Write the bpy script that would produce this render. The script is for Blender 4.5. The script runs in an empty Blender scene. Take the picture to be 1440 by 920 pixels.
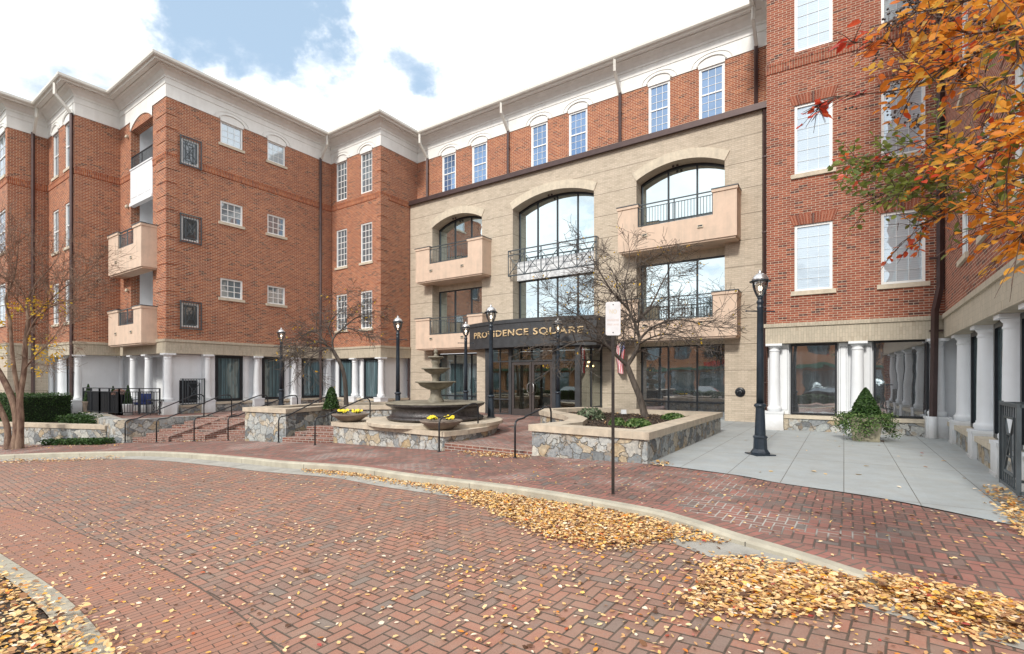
import bpy, bmesh, math, random
import numpy as np
from mathutils import Vector, Matrix
from mathutils.geometry import tessellate_polygon
R=random.Random(7)
rad=math.radians
scene=bpy.context.scene
col=scene.collection
# ------------------------------------------------------------------ objects
ORG={}
def tag(o,label=None,cat=None,group=None,kind=None):
    if label:o['label']=label
    if cat:o['category']=cat
    if group:o['group']=group
    if kind:o['kind']=kind
    return o
def thing(name,label,cat,loc=(0,0,0),rz=0,group=None):
    o=bpy.data.objects.new(name,None);col.objects.link(o);o.empty_display_size=.2
    o.location=loc;o.rotation_euler=(0,0,rz);ORG[o]=Vector(loc)
    return tag(o,label,cat,group)
def dup(root,loc=None,rz=None,label=None,group=None):
    r=root.copy();col.objects.link(r)
    if loc is not None:r.location=loc
    if rz is not None:r.rotation_euler=(0,0,rz)
    if label:r['label']=label
    if group:r['group']=group
    for ch in list(root.children):
        c=ch.copy();col.objects.link(c);c.parent=r
        for g in list(ch.children):
            d=g.copy();col.objects.link(d);d.parent=c
    return r
class MB:
    def __init__(s):s.v=[];s.f=[];s.uv=[];s.mi=[];s.sm=[];s.mat=0;s.smooth=False
    def face(s,pts,uvs=None):
        i=len(s.v);s.v+= [tuple(p) for p in pts];s.f.append(tuple(range(i,i+len(pts))))
        s.uv.append(uvs if uvs else [(0,0)]*len(pts));s.mi.append(s.mat);s.sm.append(s.smooth)
    def mesh(s,name,mats,origin=None):
        me=bpy.data.meshes.new(name)
        v=s.v
        if origin is not None:
            ox,oy,oz=origin;v=[(a-ox,b-oy,c-oz) for a,b,c in v]
        me.from_pydata(v,[],s.f)
        ul=me.uv_layers.new(name='UVMap')
        flat=[c for fu in s.uv for uv in fu for c in uv]
        ul.data.foreach_set('uv',flat)
        me.polygons.foreach_set('material_index',s.mi)
        me.polygons.foreach_set('use_smooth',s.sm)
        for m in (mats if isinstance(mats,(list,tuple)) else [mats]):me.materials.append(m)
        if any(s.sm):
            bm=bmesh.new();bm.from_mesh(me);bmesh.ops.remove_doubles(bm,verts=bm.verts,dist=1e-5);bm.to_mesh(me);bm.free()
        me.update()
        return me
    # generic box from 8 corner function
    def hexa(s,P,dims,uvo=(0,0)):
        # P(a,b,c)->world ; a in 0..1 etc ; dims lengths for uv
        A=[[ [P(a,b,c) for c in (0,1)] for b in (0,1)] for a in (0,1)]
        da,db,dc=dims;u0,v0=uvo
        q=s.face
        q([A[0][0][0],A[1][0][0],A[1][0][1],A[0][0][1]],[(u0,v0),(u0+da,v0),(u0+da,v0+dc),(u0,v0+dc)])
        q([A[1][1][0],A[0][1][0],A[0][1][1],A[1][1][1]],[(u0,v0),(u0+da,v0),(u0+da,v0+dc),(u0,v0+dc)])
        q([A[0][1][0],A[0][0][0],A[0][0][1],A[0][1][1]],[(u0,v0),(u0+db,v0),(u0+db,v0+dc),(u0,v0+dc)])
        q([A[1][0][0],A[1][1][0],A[1][1][1],A[1][0][1]],[(u0,v0),(u0+db,v0),(u0+db,v0+dc),(u0,v0+dc)])
        q([A[0][0][1],A[1][0][1],A[1][1][1],A[0][1][1]],[(u0,v0),(u0+da,v0),(u0+da,v0+db),(u0,v0+db)])
        q([A[0][1][0],A[1][1][0],A[1][0][0],A[0][0][0]],[(u0,v0),(u0+da,v0),(u0+da,v0+db),(u0,v0+db)])
    def box(s,x0,x1,y0,y1,z0,z1):
        s.hexa(lambda a,b,c:(x0+(x1-x0)*a,y0+(y1-y0)*b,z0+(z1-z0)*c),(x1-x0,y1-y0,z1-z0),(x0,z0))
    def bar(s,p,q,w,h=None):
        p=Vector(p);q=Vector(q);d=(q-p);L=d.length
        if L<1e-6:return
        d/=L;h=h or w
        up=Vector((0,0,1)) if abs(d.z)<.95 else Vector((0,1,0))
        x=d.cross(up).normalized();y=x.cross(d)
        s.hexa(lambda a,b,c:p+d*L*a+x*w*(b-.5)+y*h*(c-.5),(L,w,h))
    def tube(s,pts,rads,n=8,cap=True,smooth=True):
        pts=[Vector(p) for p in pts]
        if not isinstance(rads,(list,tuple)):rads=[rads]*len(pts)
        sm=s.smooth;s.smooth=smooth
        prev=None;rings=[]
        x=None
        for i,p in enumerate(pts):
            if i==0:d=pts[1]-p
            elif i==len(pts)-1:d=p-pts[i-1]
            else:d=pts[i+1]-pts[i-1]
            d=d.normalized() if d.length>0 else Vector((0,0,1))
            if x is None:
                up=Vector((0,0,1)) if abs(d.z)<.9 else Vector((1,0,0))
                x=d.cross(up).normalized()
            else:
                x=(x-d*x.dot(d)).normalized()
            y=d.cross(x)
            rings.append([p+(x*math.cos(2*math.pi*k/n)+y*math.sin(2*math.pi*k/n))*rads[i] for k in range(n)])
        L=0
        for i in range(len(pts)-1):
            l2=L+(pts[i+1]-pts[i]).length
            for k in range(n):
                k2=(k+1)%n
                s.face([rings[i][k],rings[i][k2],rings[i+1][k2],rings[i+1][k]],[(k/n,L),((k+1)/n,L),((k+1)/n,l2),(k/n,l2)])
            L=l2
        if cap:
            s.smooth=False
            s.face(rings[0][::-1]);s.face(rings[-1])
        s.smooth=sm
    def lathe(s,prof,n=24,c=(0,0,0),smooth=True,a0=0):
        sm=s.smooth;s.smooth=smooth
        cx,cy,cz=c
        rings=[[(cx+r*math.cos(a0+2*math.pi*k/n),cy+r*math.sin(a0+2*math.pi*k/n),cz+z) for k in range(n)] for r,z in prof]
        for i in range(len(prof)-1):
            for k in range(n):
                k2=(k+1)%n
                s.face([rings[i][k],rings[i][k2],rings[i+1][k2],rings[i+1][k]])
        s.smooth=False
        if prof[0][0]>1e-4:s.face(rings[0][::-1])
        if prof[-1][0]>1e-4:s.face(rings[-1])
        s.smooth=sm
    def blob(s,c,r,n=8,m=5,squash=1,jit=0):
        sm=s.smooth;s.smooth=True
        rows=[]
        for i in range(m+1):
            t=math.pi*i/m
            rows.append([(c[0]+r*math.sin(t)*math.cos(2*math.pi*k/n)*(1+R.uniform(-jit,jit)),c[1]+r*math.sin(t)*math.sin(2*math.pi*k/n)*(1+R.uniform(-jit,jit)),c[2]+r*squash*math.cos(t)) for k in range(n)])
        for i in range(m):
            for k in range(n):
                s.face([rows[i][k],rows[i+1][k],rows[i+1][(k+1)%n],rows[i][(k+1)%n]])
        s.smooth=sm
def link(name,me,parent=None):
    o=bpy.data.objects.new(name,me);col.objects.link(o)
    if parent is not None:o.parent=parent
    return o
def rootorg(p):
    while p.parent:p=p.parent
    return ORG.get(p,Vector((0,0,0)))
def part(parent,name,mb,mat,label=None,local=False):
    me=mb.mesh(name,mat,None if local else rootorg(parent))
    o=link(name,me,parent)
    if label:o['label']=label
    return o
def solo(name,mb,mat,label=None,cat=None,group=None,kind=None):
    o=link(name,mb.mesh(name,mat));return tag(o,label,cat,group,kind)
# ------------------------------------------------------------------ camera model helpers (pixel of the photo -> real point)
F=705.;YH=530.;CAMH=1.6
def ray(x):return (x-720)/F
def gz(x):
    if x>2.5:return 0.
    return max(-.045*(2.5-x),-1.05)
def gpt(x,y,drop=0.):
    r=ray(x);a=CAMH+drop
    Z=a*F/(y-YH)
    if r*Z<=2.5:
        Z=(a+.1125)*F/((y-YH)+.045*r*F)
    return (r*Z,Z)
class Frame:
    def __init__(s,p,q,L=None):
        s.p=p;dx,dy=q[0]-p[0],q[1]-p[1];s.L=math.hypot(dx,dy);s.u=(dx/s.L,dy/s.L);s.n=(s.u[1],-s.u[0])
        if L:s.L=L
    def P(s,a,n,z):return (s.p[0]+s.u[0]*a+s.n[0]*n,s.p[1]+s.u[1]*a+s.n[1]*n,z)
    def S(s,x,n=0):
        r=ray(x);px=s.p[0]+s.n[0]*n;py=s.p[1]+s.n[1]*n
        return (r*py-px)/(s.u[0]-r*s.u[1])
    def Z(s,x,y,n=0):
        d=s.p[1]+s.n[1]*n+s.u[1]*s.S(x,n);return CAMH+(YH-y)*d/F
def fbox(mb,f,a0,a1,n0,n1,z0,z1):
    mb.hexa(lambda a,b,c:f.P(a0+(a1-a0)*a,n1+(n0-n1)*b,z0+(z1-z0)*c),(a1-a0,abs(n1-n0),z1-z0),(a0,z0))
# ------------------------------------------------------------------ materials
def newmat(name):
    m=bpy.data.materials.new(name);m.use_nodes=True
    nt=m.node_tree
    return m,nt,nt.nodes['Principled BSDF']
class NT:
    def __init__(s,nt):s.nt=nt
    def n(s,t,**k):
        nd=s.nt.nodes.new(t)
        for a,b in k.items():setattr(nd,a,b)
        return nd
    def l(s,a,b):s.nt.links.new(a,b)
    def val(s,sock,v):
        if hasattr(v,'is_linked') or isinstance(v,bpy.types.NodeSocket):s.l(v,sock)
        else:sock.default_value=v
    def m(s,op,a,b=None,c=None):
        nd=s.n('ShaderNodeMath',operation=op);s.val(nd.inputs[0],a)
        if b is not None:s.val(nd.inputs[1],b)
        if c is not None:s.val(nd.inputs[2],c)
        return nd.outputs[0]
    def noise(s,vec,scale,detail=3,rough=.5,w=None):
        nd=s.n('ShaderNodeTexNoise');nd.inputs['Scale'].default_value=scale;nd.inputs['Detail'].default_value=detail;nd.inputs['Roughness'].default_value=rough
        if vec is not None:s.l(vec,nd.inputs['Vector'])
        return nd.outputs['Fac']
    def ramp(s,fac,stops):
        nd=s.n('ShaderNodeValToRGB');e=nd.color_ramp.elements
        e[0].position=stops[0][0];e[0].color=(*stops[0][1],1)
        e[1].position=stops[-1][0];e[1].color=(*stops[-1][1],1)
        for p,c in stops[1:-1]:
            x=e.new(p);x.color=(*c,1)
        s.l(fac,nd.inputs[0]);return nd.outputs[0]
    def mix(s,fac,a,b,bt='MIX'):
        nd=s.n('ShaderNodeMix',data_type='RGBA',blend_type=bt)
        s.val(nd.inputs[0],fac)
        for i,v in ((6,a),(7,b)):
            if isinstance(v,tuple):nd.inputs[i].default_value=(*v,1) if len(v)==3 else v
            else:s.l(v,nd.inputs[i])
        return nd.outputs[2]
    def sep(s,v):
        nd=s.n('ShaderNodeSeparateXYZ');s.l(v,nd.inputs[0]);return nd.outputs
    def comb(s,x,y,z=0.):
        nd=s.n('ShaderNodeCombineXYZ')
        for i,v in enumerate((x,y,z)):s.val(nd.inputs[i],v)
        return nd.outputs[0]
    def bump(s,h,strength=.3,dist=.01):
        nd=s.n('ShaderNodeBump');nd.inputs['Strength'].default_value=strength;nd.inputs['Distance'].default_value=dist
        s.l(h,nd.inputs['Height']);return nd.outputs[0]
def M_plain(name,c,rough=.6,metal=0,var=.12,vs=6,bump=.0,spec=.5):
    m,nt,b=newmat(name);t=NT(nt);b.inputs['Roughness'].default_value=rough;b.inputs['Metallic'].default_value=metal
    b.inputs['Specular IOR Level'].default_value=spec
    tc=t.n('ShaderNodeTexCoord').outputs['Object']
    n=t.noise(tc,vs,5,.6)
    lo=tuple(x*(1-var) for x in c);hi=tuple(min(1,x*(1+var)) for x in c)
    t.l(t.ramp(n,[(.3,lo),(.7,hi)]),b.inputs['Base Color'])
    if bump:
        t.l(t.bump(t.noise(tc,60,4,.6),bump,.01),b.inputs['Normal'])
    return m
def M_brick(name,c1,c2,c3,mortar,soldier=False,mfac=1.,groove=False):
    m,nt,b=newmat(name);t=NT(nt);b.inputs['Roughness'].default_value=.85;b.inputs['Specular IOR Level'].default_value=.25
    uv=t.n('ShaderNodeTexCoord').outputs['UV']
    v=uv
    x,y,_=t.sep(uv)
    if soldier:v=t.comb(y,x);x,y=y,x
    br=t.n('ShaderNodeTexBrick');t.l(v,br.inputs['Vector'])
    br.offset=.5;br.inputs['Scale'].default_value=1;br.inputs['Brick Width'].default_value=.213;br.inputs['Row Height'].default_value=.0677
    br.inputs['Mortar Size'].default_value=.0052*mfac;br.inputs['Mortar Smooth'].default_value=.25
    br.inputs['Color1'].default_value=(0,0,0,1);br.inputs['Color2'].default_value=(1,1,1,1);br.inputs['Bias'].default_value=0
    # per brick id
    row=t.m('FLOOR',t.m('DIVIDE',y,.0677))
    off=t.m('MULTIPLY',t.m('MODULO',t.m('ABSOLUTE',row),2),.5)
    cx=t.m('FLOOR',t.m('ADD',t.m('DIVIDE',x,.213),off))
    wn=t.n('ShaderNodeTexWhiteNoise',noise_dimensions='2D');t.l(t.comb(cx,row),wn.inputs['Vector'])
    base=t.ramp(wn.outputs['Value'],[(0,c2),(.18,c1),(.55,c1),(.8,c3),(1,c3)])
    big=t.noise(uv,.35,4,.6)
    base=t.mix(.3,base,t.ramp(big,[(.3,(.78,.76,.75)),(.7,(1.12,1.1,1.1))]),'MULTIPLY')
    fine=t.noise(uv,45,3,.7)
    base=t.mix(.25,base,t.ramp(fine,[(.25,(.75,.75,.75)),(.75,(1.15,1.15,1.15))]),'MULTIPLY')
    # streaky weathering below ledges
    st=t.noise(t.comb(t.m('MULTIPLY',x,3.),t.m('MULTIPLY',y,.3)),1.,5,.6)
    base=t.mix(.2,base,t.ramp(st,[(.35,(.8,.8,.8)),(.6,(1.05,1.05,1.05))]),'MULTIPLY')
    mort=t.mix(.4,mortar,t.ramp(t.noise(uv,1.3,3),[(.3,(.7,.7,.7)),(.7,(1.1,1.1,1.1))]),'MULTIPLY')
    colr=t.mix(br.outputs['Fac'],base,mort)
    h=t.m('SUBTRACT',1.,br.outputs['Fac'])
    if groove:
        g=t.m('LESS_THAN',t.m('ABSOLUTE',t.m('SUBTRACT',t.m('FRACT',t.m('ADD',t.m('DIVIDE',y,.92),.5)),.5)),.011)
        colr=t.mix(g,colr,(.2,.17,.13))
        h=t.m('SUBTRACT',h,t.m('MULTIPLY',g,2))
    t.l(colr,b.inputs['Base Color'])
    t.l(t.bump(t.m('ADD',h,t.m('MULTIPLY',fine,.3)),.5,.006),b.inputs['Normal'])
    return m
def M_herring(name,w,ang,c1,c2,c3,grey,joint,mort=.06,lightjoint=None):
    m,nt,b=newmat(name);t=NT(nt);b.inputs['Roughness'].default_value=.78;b.inputs['Specular IOR Level'].default_value=.35
    tc=t.n('ShaderNodeTexCoord').outputs['Object']
    mp=t.n('ShaderNodeMapping');mp.inputs['Rotation'].default_value=(0,0,ang);mp.inputs['Scale'].default_value=(1/w,1/w,1/w);t.l(tc,mp.inputs['Vector'])
    # slight warp so courses are not laser straight
    wv=t.n('ShaderNodeTexNoise');wv.inputs['Scale'].default_value=.12;t.l(mp.outputs[0],wv.inputs['Vector'])
    wm=t.n('ShaderNodeVectorMath',operation='SCALE');t.l(wv.outputs['Color'],wm.inputs[0]);wm.inputs['Scale'].default_value=.45
    va=t.n('ShaderNodeVectorMath',operation='ADD');t.l(mp.outputs[0],va.inputs[0]);t.l(wm.outputs[0],va.inputs[1])
    x,y,_=t.sep(va.outputs[0])
    ix=t.m('FLOOR',x);iy=t.m('FLOOR',y);fx=t.m('SUBTRACT',x,ix);fy=t.m('SUBTRACT',y,iy)
    k=t.m('FLOORED_MODULO',t.m('SUBTRACT',ix,iy),4)
    k=t.m('ROUND',k)
    is1=t.m('COMPARE',k,1.,.1);is2=t.m('COMPARE',k,2.,.1);is3=t.m('COMPARE',k,3.,.1)
    ver=t.m('ADD',is2,is3);hor=t.m('SUBTRACT',1.,ver)
    A=t.m('ADD',t.m('ADD',t.m('MULTIPLY',hor,fx),t.m('MULTIPLY',ver,fy)),t.m('ADD',is1,is2))
    B=t.m('ADD',t.m('MULTIPLY',hor,fy),t.m('MULTIPLY',ver,fx))
    d=t.m('MINIMUM',t.m('MINIMUM',A,t.m('SUBTRACT',2.,A)),t.m('MINIMUM',B,t.m('SUBTRACT',1.,B)))
    bx=t.m('SUBTRACT',ix,is1);by=t.m('SUBTRACT',iy,is2)
    wn=t.n('ShaderNodeTexWhiteNoise',noise_dimensions='3D');t.l(t.comb(bx,by,ver),wn.inputs['Vector'])
    rv=wn.outputs['Value']
    base=t.ramp(rv,[(0,grey),(.14,c2),(.45,c1),(.75,c3),(1,c2)])
    pat=t.noise(tc,.45,4,.6)
    base=t.mix(.45,base,t.ramp(pat,[(.3,(.72,.7,.7)),(.7,(1.18,1.15,1.15))]),'MULTIPLY')
    fine=t.noise(tc,70,4,.75)
    base=t.mix(.55,base,t.ramp(fine,[(.25,(.62,.62,.62)),(.75,(1.25,1.25,1.25))]),'MULTIPLY')
    spots=t.noise(tc,9,5,.7)
    base=t.mix(t.m('MULTIPLY',t.m('GREATER_THAN',spots,.62),.35),base,(.2,.17,.155))
    jn=t.noise(tc,16,3)
    thr=t.m('ADD',mort*.6,t.m('MULTIPLY',jn,mort*.8))
    sm=t.n('ShaderNodeMapRange');t.l(d,sm.inputs[0]);t.l(t.m('MULTIPLY',thr,.6),sm.inputs[1]);t.l(t.m('ADD',thr,.04),sm.inputs[2]);
    fac=sm.outputs[0]
    j=joint
    if lightjoint:
        j=t.ramp(t.noise(tc,.55,3,.6),[(.50,joint),(.60,lightjoint)])
    t.l(t.mix(fac,j,base),b.inputs['Base Color'])
    t.l(t.bump(t.m('ADD',t.m('ADD',fac,t.m('MULTIPLY',rv,.25)),t.m('MULTIPLY',fine,.25)),.8,.008),b.inputs['Normal'])
    return m
def M_stone(name):
    m,nt,b=newmat(name);t=NT(nt);b.inputs['Roughness'].default_value=.8
    tc=t.n('ShaderNodeTexCoord').outputs['Object']
    nv=t.n('ShaderNodeTexNoise');nv.inputs['Scale'].default_value=4.5;nv.inputs['Detail'].default_value=4;t.l(tc,nv.inputs['Vector'])
    sc=t.n('ShaderNodeVectorMath',operation='SCALE');t.l(nv.outputs['Color'],sc.inputs[0]);sc.inputs['Scale'].default_value=.34
    ad=t.n('ShaderNodeVectorMath',operation='ADD');t.l(tc,ad.inputs[0]);t.l(sc.outputs[0],ad.inputs[1])
    sm_=t.n('ShaderNodeMapping');sm_.inputs['Scale'].default_value=(.85,.85,1.15);t.l(ad.outputs[0],sm_.inputs['Vector'])
    vs=[]
    for feat in ('F1','DISTANCE_TO_EDGE'):
        v=t.n('ShaderNodeTexVoronoi',feature=feat);v.inputs['Scale'].default_value=3.9;v.inputs['Randomness'].default_value=.9;t.l(sm_.outputs[0],v.inputs['Vector']);vs.append(v)
    r,g,bb=t.n('ShaderNodeSeparateColor').outputs[:3] if False else (None,None,None)
    sp=t.n('ShaderNodeSeparateColor');t.l(vs[0].outputs['Color'],sp.inputs[0])
    c=t.ramp(sp.outputs[0],[(0,(.13,.14,.15)),(.15,(.25,.28,.30)),(.32,(.46,.47,.46)),(.48,(.33,.36,.37)),(.62,(.52,.51,.47)),(.76,(.40,.31,.19)),(.86,(.42,.43,.42)),(1,(.24,.26,.28))])
    n=t.noise(tc,14,5,.7)
    c=t.mix(.85,c,t.ramp(n,[(.28,(.42,.44,.47)),(.5,(.95,.93,.9)),(.72,(1.4,1.36,1.25))]),'MULTIPLY')
    c=t.mix(t.m('MULTIPLY',t.m('GREATER_THAN',t.noise(tc,5.,4,.6),.57),.4),c,(.33,.22,.11))
    e=t.n('ShaderNodeMapRange');t.l(vs[1].outputs['Distance'],e.inputs[0]);e.inputs[1].default_value=.008;e.inputs[2].default_value=.035
    c=t.mix(e.outputs[0],(.20,.185,.16),c)
    t.l(c,b.inputs['Base Color'])
    t.l(t.bump(t.m('ADD',e.outputs[0],t.m('MULTIPLY',n,.5)),.9,.03),b.inputs['Normal'])
    return m
def M_pave(name):
    m,nt,b=newmat(name);t=NT(nt);b.inputs['Roughness'].default_value=.75
    tc=t.n('ShaderNodeTexCoord').outputs['Object']
    mp=t.n('ShaderNodeMapping',vector_type='POINT');mp.inputs['Rotation'].default_value=(0,0,math.atan2(.662,1)) ;t.l(tc,mp.inputs['Vector'])
    x,y,_=t.sep(mp.outputs[0])
    fx=t.m('ABSOLUTE',t.m('SUBTRACT',t.m('FRACT',t.m('DIVIDE',x,.80)),.5))
    fy=t.m('ABSOLUTE',t.m('SUBTRACT',t.m('FRACT',t.m('ADD',t.m('DIVIDE',y,3.1),.38)),.5))
    g=t.m('MAXIMUM',t.m('GREATER_THAN',fx,.4935),t.m('GREATER_THAN',fy,.498))
    n=t.noise(tc,1.4,5,.65);n2=t.noise(tc,38,4,.7)
    c=t.ramp(n,[(.25,(.33,.36,.375)),(.55,(.385,.42,.43)),(.8,(.42,.445,.45))])
    c=t.mix(.3,c,t.ramp(n2,[(.3,(.75,.75,.75)),(.7,(1.15,1.15,1.15))]),'MULTIPLY')
    idn=t.n('ShaderNodeTexWhiteNoise',noise_dimensions='1D');t.l(t.m('FLOOR',t.m('DIVIDE',x,.92)),idn.inputs['W'])
    c=t.mix(.18,c,t.ramp(idn.outputs['Value'],[(0,(.65,.65,.65)),(1,(1.15,1.15,1.15))]),'MULTIPLY')
    c=t.mix(g,c,(.13,.13,.12))
    t.l(c,b.inputs['Base Color'])
    t.l(t.bump(t.m('SUBTRACT',t.m('MULTIPLY',n2,.3),g),.5,.006),b.inputs['Normal'])
    return m
def M_glass(name,tint,refl,base,curtain=False,blind=False,wob=.012,grid=None):
    """opaque view into a room (dark or with blind/curtain) behind a reflecting pane"""
    m,nt,b=newmat(name);t=NT(nt)
    uv=t.n('ShaderNodeTexCoord').outputs['UV'];oc=t.n('ShaderNodeTexCoord').outputs['Object']
    x,y,_=t.sep(uv)
    c=t.ramp(t.noise(oc,.8,2),[(.35,tuple(v*.6 for v in base)),(.65,base)])
    if curtain:
        st=t.noise(t.comb(t.m('MULTIPLY',x,6.),t.m('MULTIPLY',y,.15)),1.6,3,.6)
        c=t.ramp(st,[(.36,tuple(v*.45 for v in base)),(.5,base),(.66,tuple(min(1,v*2.2) for v in base))])
    if blind:
        sl=t.m('FRACT',t.m('DIVIDE',y,.06))
        c=t.mix(t.m('MULTIPLY',t.m('LESS_THAN',sl,.18),.35),base,tuple(v*.45 for v in base))
        c=t.mix(.5,c,t.ramp(t.noise(oc,.6,2),[(.3,(.75,.8,.85)),(.7,(1.05,1.05,1.05))]),'MULTIPLY')
    t.l(c,b.inputs['Base Color']);b.inputs['Roughness'].default_value=.6
    gl=t.n('ShaderNodeBsdfGlossy');gl.inputs['Roughness'].default_value=.02;gl.inputs['Color'].default_value=(*tint,1)
    nb=t.bump(t.noise(oc,1.1,2),1.,wob)
    t.l(nb,gl.inputs['Normal'])
    lw=t.n('ShaderNodeFresnel');lw.inputs['IOR'].default_value=1.5
    fac=t.m('MINIMUM',t.m('ADD',t.m('MULTIPLY',lw.outputs[0],1.-refl),refl),1.)
    mx=t.n('ShaderNodeMixShader');t.l(fac,mx.inputs[0]);t.l(b.outputs[0],mx.inputs[1]);t.l(gl.outputs[0],mx.inputs[2])
    t.l(mx.outputs[0],nt.nodes['Material Output'].inputs['Surface'])
    return m
def M_clear(name,refl=.30,tint=(.85,.92,.9),through=(.8,.86,.84)):
    m,nt,b=newmat(name);t=NT(nt);nt.nodes.remove(b)
    gl=t.n('ShaderNodeBsdfGlossy');gl.inputs['Roughness'].default_value=.01;gl.inputs['Color'].default_value=(*tint,1)
    tr=t.n('ShaderNodeBsdfTransparent');tr.inputs['Color'].default_value=(*through,1)
    lw=t.n('ShaderNodeFresnel');lw.inputs['IOR'].default_value=1.5
    fac=t.m('MINIMUM',t.m('ADD',lw.outputs[0],refl),1.)
    mx=t.n('ShaderNodeMixShader');t.l(fac,mx.inputs[0]);t.l(tr.outputs[0],mx.inputs[1]);t.l(gl.outputs[0],mx.inputs[2])
    t.l(mx.outputs[0],nt.nodes['Material Output'].inputs['Surface'])
    return m
def M_emit(name,c,s):
    m,nt,b=newmat(name);b.inputs['Emission Color'].default_value=(*c,1);b.inputs['Emission Strength'].default_value=s;b.inputs['Base Color'].default_value=(*c,1);return m
def M_leaf(name,stops,trans=.35,rough=.5,att=True):
    m,nt,b=newmat(name);t=NT(nt)
    a=t.n('ShaderNodeAttribute');a.attribute_name='lc'
    c=t.ramp(a.outputs['Fac'],stops)
    oc=t.n('ShaderNodeTexCoord').outputs['Object']
    c=t.mix(.4,c,t.ramp(t.noise(oc,60,3),[(.3,(.7,.7,.65)),(.7,(1.2,1.2,1.15))]),'MULTIPLY')
    t.l(c,b.inputs['Base Color']);b.inputs['Roughness'].default_value=rough;b.inputs['Specular IOR Level'].default_value=.35
    tl=t.n('ShaderNodeBsdfTranslucent');t.l(c,tl.inputs['Color'])
    mx=t.n('ShaderNodeMixShader');mx.inputs[0].default_value=trans;t.l(b.outputs[0],mx.inputs[1]);t.l(tl.outputs[0],mx.inputs[2])
    t.l(mx.outputs[0],nt.nodes['Material Output'].inputs['Surface'])
    return m
def M_bark(name,c1,c2,sc=14):
    m,nt,b=newmat(name);t=NT(nt);b.inputs['Roughness'].default_value=.85
    tc=t.n('ShaderNodeTexCoord').outputs['Object']
    x,y,z=t.sep(tc)
    n=t.noise(t.comb(x,y,t.m('MULTIPLY',z,.25)),sc,5,.65)
    t.l(t.ramp(n,[(.35,c1),(.62,c2)]),b.inputs['Base Color']);t.l(t.bump(n,.7,.02),b.inputs['Normal'])
    return m
def weather(m,amount=.5,zlow=.9):
    nt=m.node_tree;t=NT(nt);b=nt.nodes['Principled BSDF'];src=b.inputs['Base Color'].links[0].from_socket
    g=t.n('ShaderNodeNewGeometry').outputs['Position'];x,y,z=t.sep(g)
    st=t.noise(t.comb(t.m('MULTIPLY',x,5.),t.m('MULTIPLY',y,5.),t.m('MULTIPLY',z,.55)),1.,6,.65)
    bl=t.noise(g,2.2,5,.65)
    f=t.m('MULTIPLY',t.m('MULTIPLY',st,bl),4.)
    mr=t.n('ShaderNodeMapRange');t.l(f,mr.inputs[0]);mr.inputs[1].default_value=.75;mr.inputs[2].default_value=1.6;mr.inputs[3].default_value=0;mr.inputs[4].default_value=amount
    c=t.mix(mr.outputs[0],src,(.30,.27,.22))
    if zlow:
        # splash dirt that reaches up from the paving
        lo=t.n('ShaderNodeMapRange');t.l(t.m('ADD',z,t.m('MULTIPLY',bl,-.5)),lo.inputs[0]);lo.inputs[1].default_value=-.25;lo.inputs[2].default_value=.12;lo.inputs[3].default_value=.45;lo.inputs[4].default_value=0
        c=t.mix(lo.outputs[0],c,(.26,.22,.17))
    t.l(c,b.inputs['Base Color'])
MT={}
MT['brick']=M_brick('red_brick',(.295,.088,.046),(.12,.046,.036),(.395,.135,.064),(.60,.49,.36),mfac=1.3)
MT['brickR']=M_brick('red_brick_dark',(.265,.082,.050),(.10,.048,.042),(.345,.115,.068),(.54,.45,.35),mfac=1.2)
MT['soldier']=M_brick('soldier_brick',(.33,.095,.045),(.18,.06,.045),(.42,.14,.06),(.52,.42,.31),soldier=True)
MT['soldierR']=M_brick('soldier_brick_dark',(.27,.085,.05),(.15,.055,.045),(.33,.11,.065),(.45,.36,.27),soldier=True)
MT['tan']=M_brick('tan_brick',(.53,.455,.36),(.46,.395,.31),(.58,.50,.40),(.35,.30,.24),mfac=.8,groove=True)
MT['tans']=M_brick('tan_soldier_brick',(.48,.43,.34),(.43,.375,.29),(.53,.47,.37),(.35,.31,.245),soldier=True,mfac=.7)
MT['stucco']=M_plain('peach_stucco',(.64,.485,.375),.8,var=.05,vs=3,bump=.15)
MT['caststone']=M_plain('cast_stone',(.58,.51,.40),.8,var=.10,vs=9,bump=.2)
MT['capstone']=M_plain('limestone_cap',(.52,.44,.34),.8,var=.18,vs=5,bump=.25)
MT['cream']=M_plain('cream_cornice_paint',(.78,.78,.755),.55,var=.05,vs=1.2)
MT['gutter']=M_plain('gutter_metal',(.62,.60,.55),.4,var=.06,vs=2)
MT['white']=M_plain('white_paint',(.76,.785,.81),.5,var=.04,vs=1.5)
MT['seam']=M_plain('paint_seam',(.22,.24,.26),.8)
MT['vinyl']=M_plain('white_window_paint',(.80,.81,.80),.4,var=.03)
MT['bronze']=M_plain('bronze_metal',(.075,.047,.045),.42,metal=.3,var=.18,vs=3)
MT['black']=M_plain('black_metal',(.016,.019,.024),.35,var=.3,vs=9)
MT['rail']=M_plain('grey_iron',(.055,.07,.08),.45,var=.2)
MT['canopy']=M_plain('canopy_panel',(.040,.042,.046),.5,var=.25,vs=4)
MT['gold']=M_plain('gold_letters',(.70,.52,.30),.4,metal=.3,var=.05)
MT['lamp_metal']=M_plain('lamp_post_paint',(.017,.026,.038),.35,var=.25,vs=12)
MT['stone']=M_stone('fieldstone')
MT['road']=M_herring('road_brick',.1015,rad(-52),(.315,.180,.132),(.245,.152,.120),(.36,.172,.12),(.22,.178,.152),(.082,.06,.045),.06)
MT['walk']=M_herring('sidewalk_brick',.1015,rad(-56),(.25,.130,.105),(.18,.105,.09),(.30,.130,.105),(.155,.135,.125),(.09,.07,.06),.075,lightjoint=(.42,.40,.37))
MT['header']=M_brick('header_brick',(.31,.175,.13),(.245,.15,.12),(.35,.172,.12),(.095,.065,.05),mfac=.9)
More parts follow.
